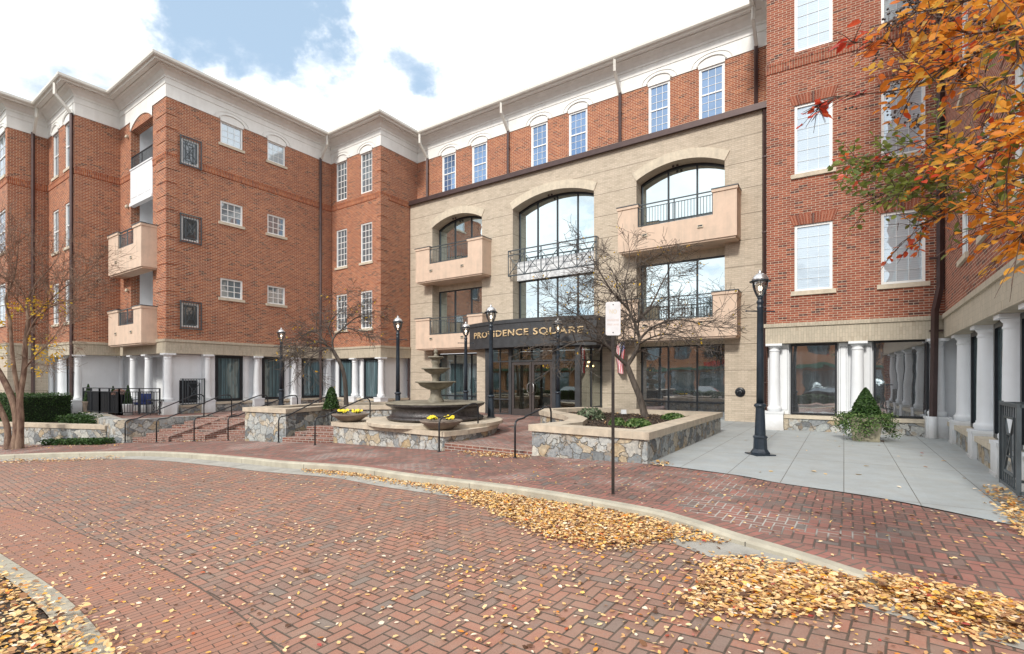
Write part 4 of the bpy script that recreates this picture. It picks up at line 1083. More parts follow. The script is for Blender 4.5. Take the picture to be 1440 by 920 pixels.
st=MB();riser((-1.55,11.78),(.25,10.56),-.07,.34) if False else None
# ------------------------------------------------------------------ stone walls and planters
def prism(mb,poly,z0,z1,top=True):
    n=len(poly);ar=sum(poly[i][0]*poly[(i+1)%n][1]-poly[(i+1)%n][0]*poly[i][1] for i in range(n))
    if ar<0:poly=poly[::-1]
    L=0
    for i in range(n):
        a,b=poly[i],poly[(i+1)%n];l2=L+math.dist(a,b)
        mb.face([(*a,z0),(*b,z0),(*b,z1),(*a,z1)],[(L,z0),(l2,z0),(l2,z1),(L,z1)]);L=l2
    for z,rev in ((z1,False),(z0,True)):
        for t3 in tessellate_polygon([[Vector((p[0],p[1],0)) for p in poly]]):
            pts=[(*poly[i],z) for i in t3]
            a,b,c=[Vector(p) for p in pts]
            if ((b-a).cross(c-a).z<0)!=rev:pts=pts[::-1]
            mb.face(pts,[(p[0],p[1]) for p in pts])
def inset(poly,d):
    n=len(poly);ar=sum(poly[i][0]*poly[(i+1)%n][1]-poly[(i+1)%n][0]*poly[i][1] for i in range(n));sg=1 if ar>0 else -1
    out=[]
    for i in range(n):
        a,b,c=poly[i-1],poly[i],poly[(i+1)%n]
        n1=Vector((-(b[1]-a[1]),b[0]-a[0])).normalized();n2=Vector((-(c[1]-b[1]),c[0]-b[0])).normalized()
        m=(n1+n2);k=2/max(.6,m.dot(m));out.append((b[0]+sg*m.x*d*k,b[1]+sg*m.y*d*k))
    return out
def ringprism(mb,poly,d,z0,z1,over=0.):
    o_=inset(poly,-over);i_=inset(poly,d);n=len(poly)
    L=0
    for k in range(n):
        k2=(k+1)%n;a,b,c,e=o_[k],o_[k2],i_[k2],i_[k];l2=L+math.dist(a,b)
        mb.face([(*a,z0),(*b,z0),(*b,z1),(*a,z1)],[(L,z0),(l2,z0),(l2,z1),(L,z1)])
        mb.face([(*a,z1),(*b,z1),(*c,z1),(*e,z1)],[(L,0),(l2,0),(l2,d),(L,d)])
        mb.face([(*c,z0),(*e,z0),(*e,z1),(*c,z1)],[(l2,z0),(L,z0),(L,z1),(l2,z1)])
        mb.face([(*b,z0),(*a,z0),(*e,z0),(*c,z0)]);L=l2
def planter(label,poly,z0,zc,wall=.32,soil=None,capt=.14,group=None):
    b=thing('stone_planter',label,'planter',(poly[0][0],poly[0][1],z0),group=group)
    m=MB();ringprism(m,poly,wall,z0,zc-capt);part(b,'stone_wall',m,MT['stone'])
    m=MB();ringprism(m,poly,wall+.05,zc-capt+.002,zc,.05);part(b,'cap',m,MT['capstone'])
    if soil is not None:
        bm_=MB();ip=inset(poly,wall-.02)
        for t3 in tessellate_polygon([[Vector((p[0],p[1],0)) for p in ip]]):
            bm_.face([(*ip[i],soil) for i in t3])
        part(b,'soil',bm_,MT['soil'])
    return b
PR=[(.43,10.75),(2.49,9.22),(5.99,14.4),(2.4,16.9),(.9,16.0),(.88,15.3),(1.1,14.5),(1.42,13.5),(1.47,12.4),(1.25,11.55),(.78,11.05)]
planter('raised stone planter with limestone cap right of the entrance path, bare tree growing in it',PR,-.15,.58,.34,.45)
PL=[(-7.15,15.85),(-6.50,17.5),(-4.1,17.9),(-4.6,20.6),(-7.4,19.9),(-8.1,17.9),(-8.95,16.8)]
planter('raised stone planter between the two flights of steps, small bare tree in it',PL,-.55,.58,.34,.45)
# stone upright in the front of the right planter
# fountain platform
FC=(-2.22,14.6)
plat=[(-5.27,14.8),(-1.63,12.1),(-1.15,12.6),(-.72,13.3),(-.5,14.1),(-.45,14.9),(-.65,15.7),(-1.15,16.35),(-1.9,16.8),(-2.8,16.9),(-4.0,16.9),(-5.0,16.3)]
pf=thing('fountain_platform','low stone platform with limestone top carrying the tiered fountain and two flower bowls','platform',(FC[0],FC[1],-.2))
m=MB();prism(m,plat,-.5,.155);part(pf,'stone_wall',m,MT['stone'])
m=MB();prism(m,inset(plat,-.06),.156,.275);part(pf,'cap',m,MT['capstone'])
m=MB();m.lathe([(1.95,.276),(1.95,.36),(1.93,.37),(0,.37)],48,(FC[0],FC[1],0),smooth=False);part(pf,'round_step',m,MT['capstone'])
ft=thing('fountain','round dark fountain basin with three tiered stone bowls and a finial','fountain',(FC[0],FC[1],.37))
m=MB();m.lathe([(1.30,.0),(1.38,.04),(1.40,.08),(1.32,.12),(1.26,.16),(1.25,.32),(1.29,.37),(1.36,.40),(1.41,.43),(1.42,.47),(1.38,.49),(1.26,.49),(1.22,.46),(1.20,.2),(0,.2)],56);part(ft,'basin',m,MT['basin'],local=True)
m=MB();m.lathe([(1.43,.475),(1.43,.492),(1.36,.502),(1.26,.502),(1.25,.49)],56);part(ft,'basin_rim',m,MT['bronzegrey'],local=True)
m=MB();m.lathe([(1.21,.40),(0,.40)],40);part(ft,'water',m,MT['water'],local=True)
def fbowl(z,r,h,name='bowl'):
    m=MB();m.lathe([(.12,z-h),(r*.45,z-h*.86),(r*.78,z-h*.5),(r*.9,z-h*.15),(r,z-.045),(r+.02,z-.02),(r,z),(r*.93,z),(r*.8,z-h*.28),(r*.3,z-h*.5),(0,z-h*.55)],40);part(ft,name,m,MT['bronzegrey'],local=True)
fbowl(1.08+.02,.58,.26);fbowl(1.49,.40,.20);fbowl(1.82,.225,.12)
m=MB();m.lathe([(.24,.2),(.24,.55),(.20,.60),(.17,.64),(.15,.80),(.17,.86),(.14,.92),(.13,.95)],24)
m.lathe([(.17,.98),(.10,1.06),(.095,1.2),(.13,1.26),(.13,1.32),(.10,1.35)],20);m.lathe([(.15,1.42),(.11,1.48),(.10,1.6),(.14,1.66),(.12,1.72)],20);part(ft,'pedestal',m,MT['bronzegrey'],local=True)
m=MB();m.lathe([(.03,1.78),(.07,1.83),(.05,1.88),(.03,1.90),(.06,1.94),(.06,1.98),(.02,2.03),(0,2.06)],16);part(ft,'finial',m,MT['bronzegrey'],local=True)
# flower bowls
leafg=M_leaf('flower_leaf_green',[(0,(.02,.05,.012)),(1,(.06,.13,.03))]);yel=M_plain('yellow_petals',(.85,.66,.02),.6,var=.12,vs=40)
def flowerbowl(x,y,z,label,r=.54):
    b=thing('flower_bowl',label,'planter',(x,y,z),group='stone bowls of yellow pansies on the fountain platform')
    m=MB();m.lathe([(.16,0),(.30,.03),(r*.78,.12),(r*.98,.20),(r,.225),(r*.985,.235),(r*.9,.225),(r*.5,.20),(0,.2)],36);part(b,'bowl',m,MT['bowl'],local=True)
    for dx in (-.22,.2):
        g=MB();fl=MB()
        for _ in range(90):
            a=R.uniform(0,6.28);rr=R.uniform(0,.15);c=Vector((dx+rr*math.cos(a),rr*math.sin(a),.23+R.uniform(0,.08)*(1-rr/.2)))
            d=Vector((math.cos(a),math.sin(a),R.uniform(.2,1.2))).normalized()*.05;s_=d.cross(Vector((0,0,1))).normalized()*.018
            g.face([c,c+d*.5+s_,c+d,c+d*.5-s_])
        for _ in range(26):
            a=R.uniform(0,6.28);rr=R.uniform(0,.15);c=Vector((dx+rr*math.cos(a),rr*math.sin(a),.30+R.uniform(-.02,.05)))
            nrm_=Vector((R.uniform(-.5,.5),-.9,R.uniform(.2,.9))).normalized();u=nrm_.cross(Vector((0,0,1))).normalized();v=nrm_.cross(u)
            for k in range(5):
                an=2*math.pi*k/5;e=u*math.cos(an)+v*math.sin(an);f_=u*math.cos(an+.55)+v*math.sin(an+.55);h_=u*math.cos(an-.55)+v*math.sin(an-.55)
                fl.face([c,c+h_*.024+nrm_*.004,c+e*.034+nrm_*.006,c+f_*.024+nrm_*.004])
        part(b,'leaves',g,leafg,local=True);part(b,'flowers',fl,yel,local=True)
flowerbowl(-4.78,14.85,.275,'stone bowl of yellow pansies at the left end of the fountain platform')
flowerbowl(-1.78,12.62,.275,'stone bowl of yellow pansies at the front right corner of the fountain platform')
# steps
def flight(label,p,q,tops,dirv=(.552,.834),tread=.42):
    s_=thing('brick_steps',label,'steps',(p[0],p[1],tops[0]-.3))
    d=Vector((q[0]-p[0],q[1]-p[1],0));L=d.length;d.normalize();u=Vector((dirv[0],dirv[1],0)).normalized()
    for i,zt in enumerate(tops):
        m=MB();P0=Vector((p[0],p[1],0))+u*tread*i
        dep=tread+.02 if i<len(tops)-1 else tread
        m.hexa(lambda a,b,c:P0+d*L*a+u*dep*b+Vector((0,0,zt-.9+.9*c)),(L,dep,.9),(0,zt-.9))
        part(s_,'step',m,MT['steps'])
flight('wide flight of brick steps up to the left terrace',(-13.55,17.9),(-8.7,16.95),[-.57,-.45,-.335,-.22,-.10,.008])
flight('short flight of brick steps left of the fountain platform',(-7.1,15.5),(-5.2,14.95),[-.27,-.135,-.0])
def cheek(p,q,z0,z1,w_=.34,label=None):
    mb=MB();P0=Vector((p[0],p[1],0));P1=Vector((q[0],q[1],0));d=(P1-P0).normalized();n=Vector((d.y,-d.x,0))*w_/2;L=(P1-P0).length
    zb=-1.1
    A=[P0-n,P0+n,P1+n,P1-n];zt=[z0,z0,z1,z1]
    for i,j in ((0,1),(1,2),(2,3),(3,0)):
        a,b=A[i],A[j];l=(b-a).length
        mb.face([(a.x,a.y,zb),(b.x,b.y,zb),(b.x,b.y,zt[j]),(a.x,a.y,zt[i])],[(0,zb),(l,zb),(l,zt[j]),(0,zt[i])])
    mb.face([(A[i].x,A[i].y,zt[i]) for i in range(4)],[(0,0),(w_,0),(w_,L),(0,L)])
    return mb
ck=cheek((-12.15,17.55),(-11.25,20.2),-.5,.14);tag(solo('cheek_wall',ck,MT['steps']),'sloping brick side wall between the first and second handrails of the wide steps','wall')
ck=cheek((-10.75,17.35),(-9.9,19.6),-.42,.12);tag(solo('cheek_wall',ck,MT['steps']),'sloping brick side wall near the right end of the wide steps','wall')
# terrace slab left
sheet('terrace',[(-19.1,22.2),(-17.6,21.0),(-16.6,20.2),(-15.4,19.0),(-14.55,18.25),(-13.85,18.0),(-12.2,20.35),(-11.6,20.1),(-7.6,19.6),(-7.3,19.9),(-4.6,20.6),(-4.0,17.6),(-2,18),(-4,28),(-10,29),(-15,24),(-19.5,24.5)],lambda x,y:.002,MT['walk'],cuts=())
tpoly=[(-19.3,22.3),(-17.8,21.0),(-16.8,20.1),(-15.6,18.9),(-14.75,18.1),(-14.1,17.75),(-13.68,17.8),(-12.1,20.3),(-12.4,20.45),(-13.8,18.3),(-14.4,18.55),(-15.2,19.3),(-16.4,20.5),(-17.5,21.5),(-18.9,22.7)]
m=MB();prism(m,tpoly,-1.3,.06);tag(solo('retaining_wall',m,MT['stone']),'curved fieldstone retaining wall below the fenced terrace beside the steps','wall')
# low bed wall on the far left
lw_=thing('bed_wall','low fieldstone wall with pale cap in front of the clipped hedge','wall',(-17,18.5,-.9))
lp=[(-14.55,17.95),(-19.0,19.0),(-24,19.9),(-30,20.6)]
for i in range(3):
    p,q=Vector((*lp[i],0)),Vector((*lp[i+1],0));d=(q-p).normalized();n=Vector((-d.y,d.x,0));L=(q-p).length
    if n.y>0:n=-n
m=MB();poly_=lp+[(x+.1,y+.34) for x,y in lp[::-1]];prism(m,poly_,-1.6,-.29);part(lw_,'stone_wall',m,MT['stone'])
poly_=[(x,y-.04) for x,y in lp]+[(x+.1,y+.40) for x,y in lp[::-1]];m=MB();prism(m,poly_,-.288,-.15);part(lw_,'cap',m,MT['capstone'])
sheet('planting_bed',[(-14.5,18.3),(-19,19.3),(-24,20.2),(-30,20.9),(-31,30),(-19,26),(-18.9,22.5),(-16.4,20.2)],lambda x,y:-.32+.02*(y-20),MT['soil'],cuts=())
# handrails
def handrail(p,q,zb,label,h=.80):
    """p: bottom post, q: top post; rail follows the steps"""
    o=thing('handrail',label,'handrail',(p[0],p[1],zb),group='black iron handrails on the brick steps')
    P0=Vector((p[0],p[1],zb));Q0=Vector((q[0],q[1],0));d=(Q0-P0);d.z=0;L=d.length;d.normalize()
    H=lambda s,z:P0+d*s+Vector((0,0,z))
    zt=.90-zb
    pts=[H(0,0),H(0,h-.12),H(.03,h-.04),H(.10,h)]
    pts+=[H(.35,h+.02),H(.42,h+.05)]
    pts+=[H(L-.38,zt-.02),H(L-.28,zt),H(L-.10,zt),H(L-.03,zt-.05),H(L,zt-.13),H(L,-zb)]
    m=MB();m.tube(pts,.021,8);part(o,'rail',m,MT['black'])
    for pp in (P0,Q0):
        m=MB();m.lathe([(.045,0),(.045,.012),(.024,.02)],12,(pp.x,pp.y,pp.z+.002));part(o,'foot_plate',m,MT['black'])
def hr(bx,by,tx,label,tz=.9):
    p=gpt(bx,by);r=ray(tx);t_=(r*p[1]-p[0])/(.552-r*.834)+.10
    q=(p[0]+.552*t_,p[1]+.834*t_)
    if abs(bx-391.8)<.1:q=(-6.22,17.3)
    handrail(p,q,gz(p[0]),label)
for a in ((176,622.6,283,'leftmost black handrail, beside the stone cheek of the wide steps'),(220,622,322,'second black handrail from the left on the wide steps'),(273,620.5,373,'third black handrail from the left on the wide steps'),(320.7,619.5,415,'fourth black handrail from the left, next to the stone planter'),
 (391.8,622.4,462,'black handrail along the right side of the middle stone planter'),(443,626.3,517,'black handrail left of the fountain platform beside the short steps'),(617.6,635.6,669,'black handrail at the right front corner of the fountain platform'),(724.3,644.4,772,'black handrail left of the right stone planter on the entrance step')):hr(*a)
# lamp posts
lp0=thing('street_lamp','','lamp',(0,0,0),group='black post lamps around the court')
def LM(name,prof,n,mat,par=None):
    m=MB();m.lathe(prof,n);return part(par or lp0,name,m,MT[mat],local=True)
m=MB();m.box(-.21,.21,-.21,.21,.0,.022);part(lp0,'base_plate',m,MT['lamp_metal'],local=True)
m=MB();m.lathe([(.185,.02),(.185,.05),(.16,.08),(.135,.12),(.125,.33),(.14,.35),(.14,.37),(.105,.40)],8,smooth=False);m.lathe([(.105,.40),(.085,.95),(.095,.97)],16,smooth=False);m.lathe([(.095,.97),(.115,.985),(.12,1.0),(.115,1.02),(.08,1.05)],20)
part(lp0,'base',m,MT['lamp_metal'],local=True)
m=MB();m.lathe([(.072,1.05),(.066,2.0),(.058,2.98),(.066,3.0),(.066,3.02),(.056,3.04),(.056,3.08),(.07,3.10),(.07,3.13),(.05,3.16),(.045,3.18),(.06,3.20),(.055,3.22)],20);m.bar((-.3,0,2.93),(.3,0,2.93),.022);m.blob((-.3,0,2.93),.02,8,6);m.blob((.3,0,2.93),.02,8,6);part(lp0,'post',m,MT['lamp_metal'],local=True)
LM('lamp_glass',[(.055,3.225),(.09,3.28),(.125,3.36),(.145,3.44),(.15,3.50),(.15,3.535)],20,'g_lamp')
m=MB()
for k in range(6):
    an=2*math.pi*k/6;pr=[(.062,3.225),(.096,3.28),(.131,3.36),(.151,3.44),(.156,3.50),(.156,3.54)]
    for (r0,z0),(r1,z1) in zip(pr,pr[1:]):m.bar((r0*math.cos(an),r0*math.sin(an),z0),(r1*math.cos(an),r1*math.sin(an),z1),.010)
m.lathe([(.155,3.525),(.20,3.53),(.205,3.545),(.16,3.56)],24);part(lp0,'lantern_frame',m,MT['lamp_metal'],local=True)
LM('lantern_cap',[(.165,3.55),(.155,3.60),(.125,3.65),(.08,3.69),(.04,3.705),(.03,3.72),(.04,3.735),(.015,3.76),(.0,3.80)],20,'steel')
m=MB();m.blob((0,0,3.40),.038,10,8,1.5);part(lp0,'bulb',m,MT['bulb'],local=True)
lamps=[((1069,640),0,'tall black post lamp standing on the grey patio slabs'),((690.5,611),0,'tall black post lamp right of the fountain beside the entrance path')]
first=True
for (px,py),rz,lab in lamps:
    p=gpt(px,py)
    if first:lp0.location=(p[0],p[1],.01);lp0['label']=lab;lp0.rotation_euler=(0,0,.1);first=False
    else:dup(lp0,(p[0],p[1],.01),.3,lab)
for px,Zd,lab in ((559.5,17.9,'black post lamp behind the fountain basin, in front of the white columns'),(655,19.9,'black post lamp close to the left end of the dark canopy'),(784.8,18.6,'black post lamp in front of the glass entrance behind bare branches'),(395.5,22.2,'small looking black post lamp behind the middle planter near the terrace doors')):
    dup(lp0,(ray(px)*Zd,Zd,.008),.2,lab)
# sign post
p=gpt(862,695);sp=thing('sign_post','faded white no parking sign on a dark square steel post at the kerb','sign',(p[0],p[1],gz(p[0])))
m=MB();m.box(-.021,.021,-.021,.021,0,2.30);part(sp,'post',m,M_plain('post_brown',(.03,.024,.022),.5,metal=.3,var=.4,vs=20),local=True)
def rrect(w_,h_,r_,n=5):
    pts=[]
    for cx,cy,a0 in ((w_/2-r_,h_/2-r_,0),(-w_/2+r_,h_/2-r_,90),(-w_/2+r_,-h_/2+r_,180),(w_/2-r_,-h_/2+r_,270)):
        for k in range(n+1):a=rad(a0+90*k/n);pts.append((cx+r_*math.cos(a),cy+r_*math.sin(a)))
    return pts
m=MB();pr=rrect(.205,.47,.03);zc=2.415-gz(p[0])+.0
fr=[(x,-.026,zc+y) for x,y in pr];bk=[(x,-.0225,zc+y) for x,y in pr]
m.face(fr);m.face(bk[::-1])
for i in range(len(fr)):j=(i+1)%len(fr);m.face([bk[i],bk[j],fr[j],fr[i]])
pl=part(sp,'sign_plate',m,M_plain('faded_sign_white',(.62,.62,.64),.5,var=.08,vs=10),local=True)
fade=M_plain('faded_red_print',(.60,.50,.46),.6);fade2=M_plain('faded_orange_print',(.60,.53,.40),.6)
for txt,sz,dy,mt,wd in (('NO',.085,.07,fade2,.10),('PARKING',.042,-.035,fade,.155),('FIRE LANE',.034,-.095,fade,.155)):
    me=textmesh(txt,sz,.0,.0005,'CENTER');xs=[v.co.x for v in me.vertices];k_=wd/(max(xs)-min(xs))
    for v in me.vertices:v.co=Vector((v.co.x*k_,-.0275,zc+dy+v.co.y))
    me.materials.clear();me.materials.append(mt);link('lettering',me,pl)
m=MB()
for z in (.20,-.20):m.lathe([(.008,-.0),(.008,.004),(0,.005)],10)
m.v=[(x,-.027-z,zc+(.195 if i<len(m.v)//2 else -.195)+y) for i,(x,y,z) in enumerate(m.v)];part(pl,'bolts',m,MT['black'],local=True)
sp.rotation_euler=(0,0,rad(-8))
# flag
fx=T.S(876,0);fl=thing('flag','american flag hanging limp from an angled pole on the tan brick pier','flag',T.P(fx,0,3.35))
base_=Vector(T.P(fx-.45,.0,2.55));n3=Vector((T.n[0],T.n[1],0));u3=Vector((T.u[0],T.u[1],0))
tip=base_+n3*.50+Vector((0,0,.75))+u3*.72
m=MB();m.tube([base_,tip],.013,8);m.blob(tip,.03,8,6);part(fl,'pole',m,MT['steel'])
red=M_plain('flag_red',(.60,.02,.04),.7);whi=M_plain('flag_white',(.75,.75,.77),.7);blu=M_plain('flag_blue',(.02,.04,.22),.7)
m=MB();NU,NV=52,39
def fp(u,v):
    # hangs from the pole: u along fly (down), v along hoist
    top=tip.lerp(base_,v*.72)
    fold=math.sin(v*9+u*2)*.055*(.3+u)
    drop=u*(1.50-.45*v)+.05*math.sin(v*5)*u
    pin=(v-.3)*.05*u
    return top+Vector((0,0,-drop))+n3*(fold)+u3*(pin*.6+.04*math.sin(u*6+v*3)*u)-n3*v*.0
m.smooth=True
for i in range(NU):
    for j in range(NV):
        u0,u1,v0,v1=i/NU,(i+1)/NU,j/NV,(j+1)/NV
        stripe=int(j/NV*13)
        mi=0 if stripe%2==0 else 1
        if u0<.40 and stripe<7:
            mi=2
            # stars as small white diamonds pattern
            a_=int(u0/.4*11);b_=int(v0/(7/13)*9)
            fu=(u0/.4*11)%1;fv=(v0/(7/13)*9)%1
            if (a_+b_)%2==0 and .1<fu<.8 and .15<fv<.9:mi=1
        m.mat=mi;m.face([fp(u0,v0),fp(u1,v0),fp(u1,v1),fp(u0,v1)])
part(fl,'cloth',m,[red,whi,blu])
# ------------------------------------------------------------------ vegetation helpers
def leafmesh(name,C_,D_,N_,L_,W_,cv,mats,fold=.25,attname='lc',parent=None,mi=None):
    """many leaves as one mesh: centre, direction, normal, length, width arrays"""
    C_=np.asarray(C_,float);D_=np.asarray(D_,float);N_=np.asarray(N_,float);n=len(C_)
    D_/=np.linalg.norm(D_,axis=1,keepdims=True)+1e-9
    S_=np.cross(D_,N_);S_/=np.linalg.norm(S_,axis=1,keepdims=True)+1e-9
    U_=np.cross(S_,D_)
    L_=np.asarray(L_).reshape(-1,1);W_=np.asarray(W_).reshape(-1,1)
    fo=fold if np.ndim(fold) else np.full(n,fold);fo=np.asarray(fo).reshape(-1,1)
    base=C_-D_*L_*.5;tip=C_+D_*L_*.5+U_*L_*fo*.25
    m1=C_-D_*L_*.18;m2=C_+D_*L_*.2
    v=np.stack([base,m1+S_*W_*.5+U_*W_*fo,m2+S_*W_*.42+U_*W_*fo,tip,m2-S_*W_*.42+U_*W_*fo,m1-S_*W_*.5+U_*W_*fo],1).reshape(-1,3)
    i=np.arange(n)*6
    q1=np.stack([i,i+1,i+2,i+3],1);q2=np.stack([i,i+3,i+4,i+5],1)
    faces=np.stack([q1,q2],1).reshape(-1,4)
    me=bpy.data.meshes.new(name)
    me.vertices.add(len(v));me.vertices.foreach_set('co',v.ravel())
    me.loops.add(faces.size);me.loops.foreach_set('vertex_index',faces.ravel())
    me.polygons.add(len(faces));me.polygons.foreach_set('loop_start',np.arange(len(faces))*4);me.polygons.foreach_set('loop_total',np.full(len(faces),4))
    me.update(calc_edges=True)
    me.attributes.new(attname,'FLOAT','POINT')
    vals=np.ascontiguousarray(np.repeat(np.asarray(cv,dtype=np.float32),6))
    for attempt in range(3):
        try:
            me.attributes[attname].data.foreach_set('value',vals);break
        except RuntimeError:
            print('LEAF ATTR',name,n,len(vals),len(me.vertices),len(me.attributes[attname].data),vals.dtype)
    for m in (mats if isinstance(mats,(list,tuple)) else [mats]):me.materials.append(m)
    o=link(name,me,parent)
    return o
rng=np.random.default_rng(11)
def rv(s=1.):return Vector((R.uniform(-s,s),R.uniform(-s,s),R.uniform(-s,s)))
def grow(mb,p,d,L,r,lvl,P_,tips,twigs=None):
    """one branch with children; P_: dict of settings"""
    segs=P_['segs'][lvl];pts=[p.copy()];rr=[r];q=p.copy();dd=d.normalized()
    for i in range(segs):
        dd=(dd+rv(P_['wig'][lvl])+Vector((0,0,P_['up'][lvl]))).normalized()
        q=q+dd*L/segs;pts.append(q.copy());rr.append(max(P_['rmin'],r*(1-.75*(i+1)/segs)))
    mb.tube(pts,rr,6 if r>.02 else (4 if r>.007 else 3),cap=False,smooth=r>.01)
    if lvl+1>=len(P_['segs']):
        tips.append((q,dd));return
    n=P_['kids'][lvl]
    for k in range(n):
        u=.25+.75*(k+R.random()*.8)/n;i=min(segs-1,int(u*segs));f=u*segs-i;c=pts[i].lerp(pts[i+1],min(1,f))
        t_=(pts[i+1]-pts[i]).normalized();ax=t_.cross(rv()).normalized()
        ang=R.uniform(*P_['ang'][lvl]);cd=(Matrix.Rotation(ang,3,ax)@t_)
        cd.z=cd.z*P_.get('flat',1.)
        grow(mb,c,cd,L*R.uniform(*P_['len'][lvl]),max(P_['rmin'],rr[i]*R.uniform(.5,.7)),lvl+1,P_,tips)
    tips.append((q,dd))
def wpt(px,py,Zd):return Vector((ray(px)*Zd,Zd,CAMH+(YH-py)*Zd/F))
def limbs(mb,lst,P_,tips,spread=1):
    """handmade main limbs [(points, r0, r1)], each carrying procedural branches"""
    for pts,r0,r1 in lst:
        pts=[Vector(p) for p in pts];cm_=[Vector(q) for q in catmull3(pts,4)];n=len(cm_)
        rr=[r0+(r1-r0)*i/(n-1) for i in range(n)]
        mb.tube(cm_,rr,8,cap=False)
def catmull3(pts,n):
    out=[];Q=[pts[0]]+list(pts)+[pts[-1]]
    for i in range(1,len(Q)-2):
        a,b,c,d=[Vector(x) for x in Q[i-1:i+3]]
        for k in range(n):
            t_=k/n;out.append(.5*((2*b)+(c-a)*t_+(2*a-5*b+4*c-d)*t_*t_+(3*b-a-3*c+d)*t_**3))
    out.append(Vector(pts[-1]));return out
BK=M_bark('grey_brown_bark',(.045,.036,.030),(.12,.098,.082));BKM=M_bark('myrtle_bark',(.085,.04,.028),(.25,.17,.12),9)
YL=M_leaf('yellow_leaf',[(0,(.66,.36,.03)),(.5,(.78,.50,.05)),(1,(.50,.44,.07))],.45)
def clusterleaves(par,tips,n,size,spread,seed,mat,frac=1.):
    r_=np.random.default_rng(seed);C_=[];D_=[];cv=[]
    for p,d in tips:
        for _ in range(n):
            C_.append(np.array(p)+r_.normal(0,spread,3));D_.append(r_.normal(0,1,3)+np.array([0,0,-.5]));cv.append(r_.random())
    if not C_:return
    org=np.array(ORG[par]);C_=np.array(C_)-org;m=len(C_)
    leafmesh('leaves',C_,D_,r_.normal(0,1,(m,3)),r_.uniform(.7,1.2,m)*size,r_.uniform(.45,.6,m)*size,np.array(cv),mat,parent=par)
def build_tree(label,base,trunks,mains,P_,lvl0,bark,leafn=None,seed=1,every=.5,name='bare_tree',rad0=.5):
    R.seed(seed)
    t_=thing(name,label,'tree',base);tips=[]
    m=MB()
    for pts,r0,r1 in trunks:
        cm_=catmull3(pts,5);n=len(cm_);m.tube(cm_,[r0+(r1-r0)*i/(n-1)+(.25*r0*max(0,1-i/3.)) for i in range(n)],12,cap=False)
    part(t_,'trunk',m,bark)
    m=MB()
    for pts,r0,r1,L in mains:
        cm_=catmull3(pts,4);n=len(cm_);rr=[r0+(r1-r0)*i/(n-1) for i in range(n)];m.tube(cm_,rr,7,cap=False)
        tot=sum((cm_[i+1]-cm_[i]).length for i in range(n-1));acc=0;nxt=tot*.12
        for i in range(n-1):
            acc+=(cm_[i+1]-cm_[i]).length
            while acc>nxt:
                tg=(cm_[i+1]-cm_[i]).normalized();ax=tg.cross(rv()).normalized();cd=Matrix.Rotation(R.uniform(.5,1.2),3,ax)@tg
                cd.z=cd.z*P_.get('flat',1.)+.1
                grow(m,cm_[i+1],cd,L*R.uniform(.6,1.1),rr[i+1]*.55,0,P_,tips);nxt+=every*R.uniform(.6,1.3)
        grow(m,cm_[-1],cm_[-1]-cm_[-2],L*.8,r1,0,P_,tips)
    part(t_,'branches',m,bark)
    return t_,tips
# bare tree in the right planter
B0=Vector((3.78,14.2,.40));fork=wpt(882,514,14.2)
P1=dict(segs=(4,4,3),wig=(.16,.2,.25),up=(.03,.0,-.02),kids=(6,6,0),ang=((.4,1.0),(.4,1.1)),len=((.45,.8),(.4,.75)),rmin=.0052,flat=.7)
tr,tips=build_tree('spreading bare tree with a leaning trunk growing in the right stone planter',tuple(B0),
 [([B0,wpt(900,560,14.2),wpt(890,535,14.2),fork],.10,.075)],
 [([fork,wpt(868,501,14.1),wpt(855,488,13.9),wpt(838,480,13.6),wpt(815,480,13.3),wpt(795,487,13.0)],.06,.02,1.1),
  ([fork,wpt(893,497,14.3),wpt(899,478,14.4),wpt(893,455,14.5),wpt(884,435,14.6),wpt(878,405,14.6),wpt(884,375,14.7)],.065,.015,1.15),
  ([wpt(899,478,14.4),wpt(915,462,14.2),wpt(938,452,14.0),wpt(962,450,13.8),wpt(990,458,13.7)],.04,.012,1.0),
  ([wpt(893,455,14.5),wpt(915,430,14.9),wpt(930,400,15.2),wpt(945,372,15.4)],.04,.012,1.0),
  ([wpt(884,435,14.6),wpt(862,412,14.3),wpt(845,385,14.1),wpt(832,360,14)],.035,.010,.95),
  ([wpt(855,488,13.9),wpt(838,462,13.9),wpt(815,445,13.7),wpt(790,430,13.5)],.035,.010,.95),
  ([wpt(898,485,14.4),wpt(915,475,13.6),wpt(940,470,13.0),wpt(958,476,12.7)],.03,.010,.8),
  ([wpt(893,455,14.5),wpt(880,440,15.2),wpt(850,425,15.8),wpt(830,420,16.0)],.03,.010,.8)],P1,0,BK,seed=5,every=.22)
clusterleaves(tr,[tips[i] for i in range(0,len(tips),41)],2,.075,.05,3,YL)
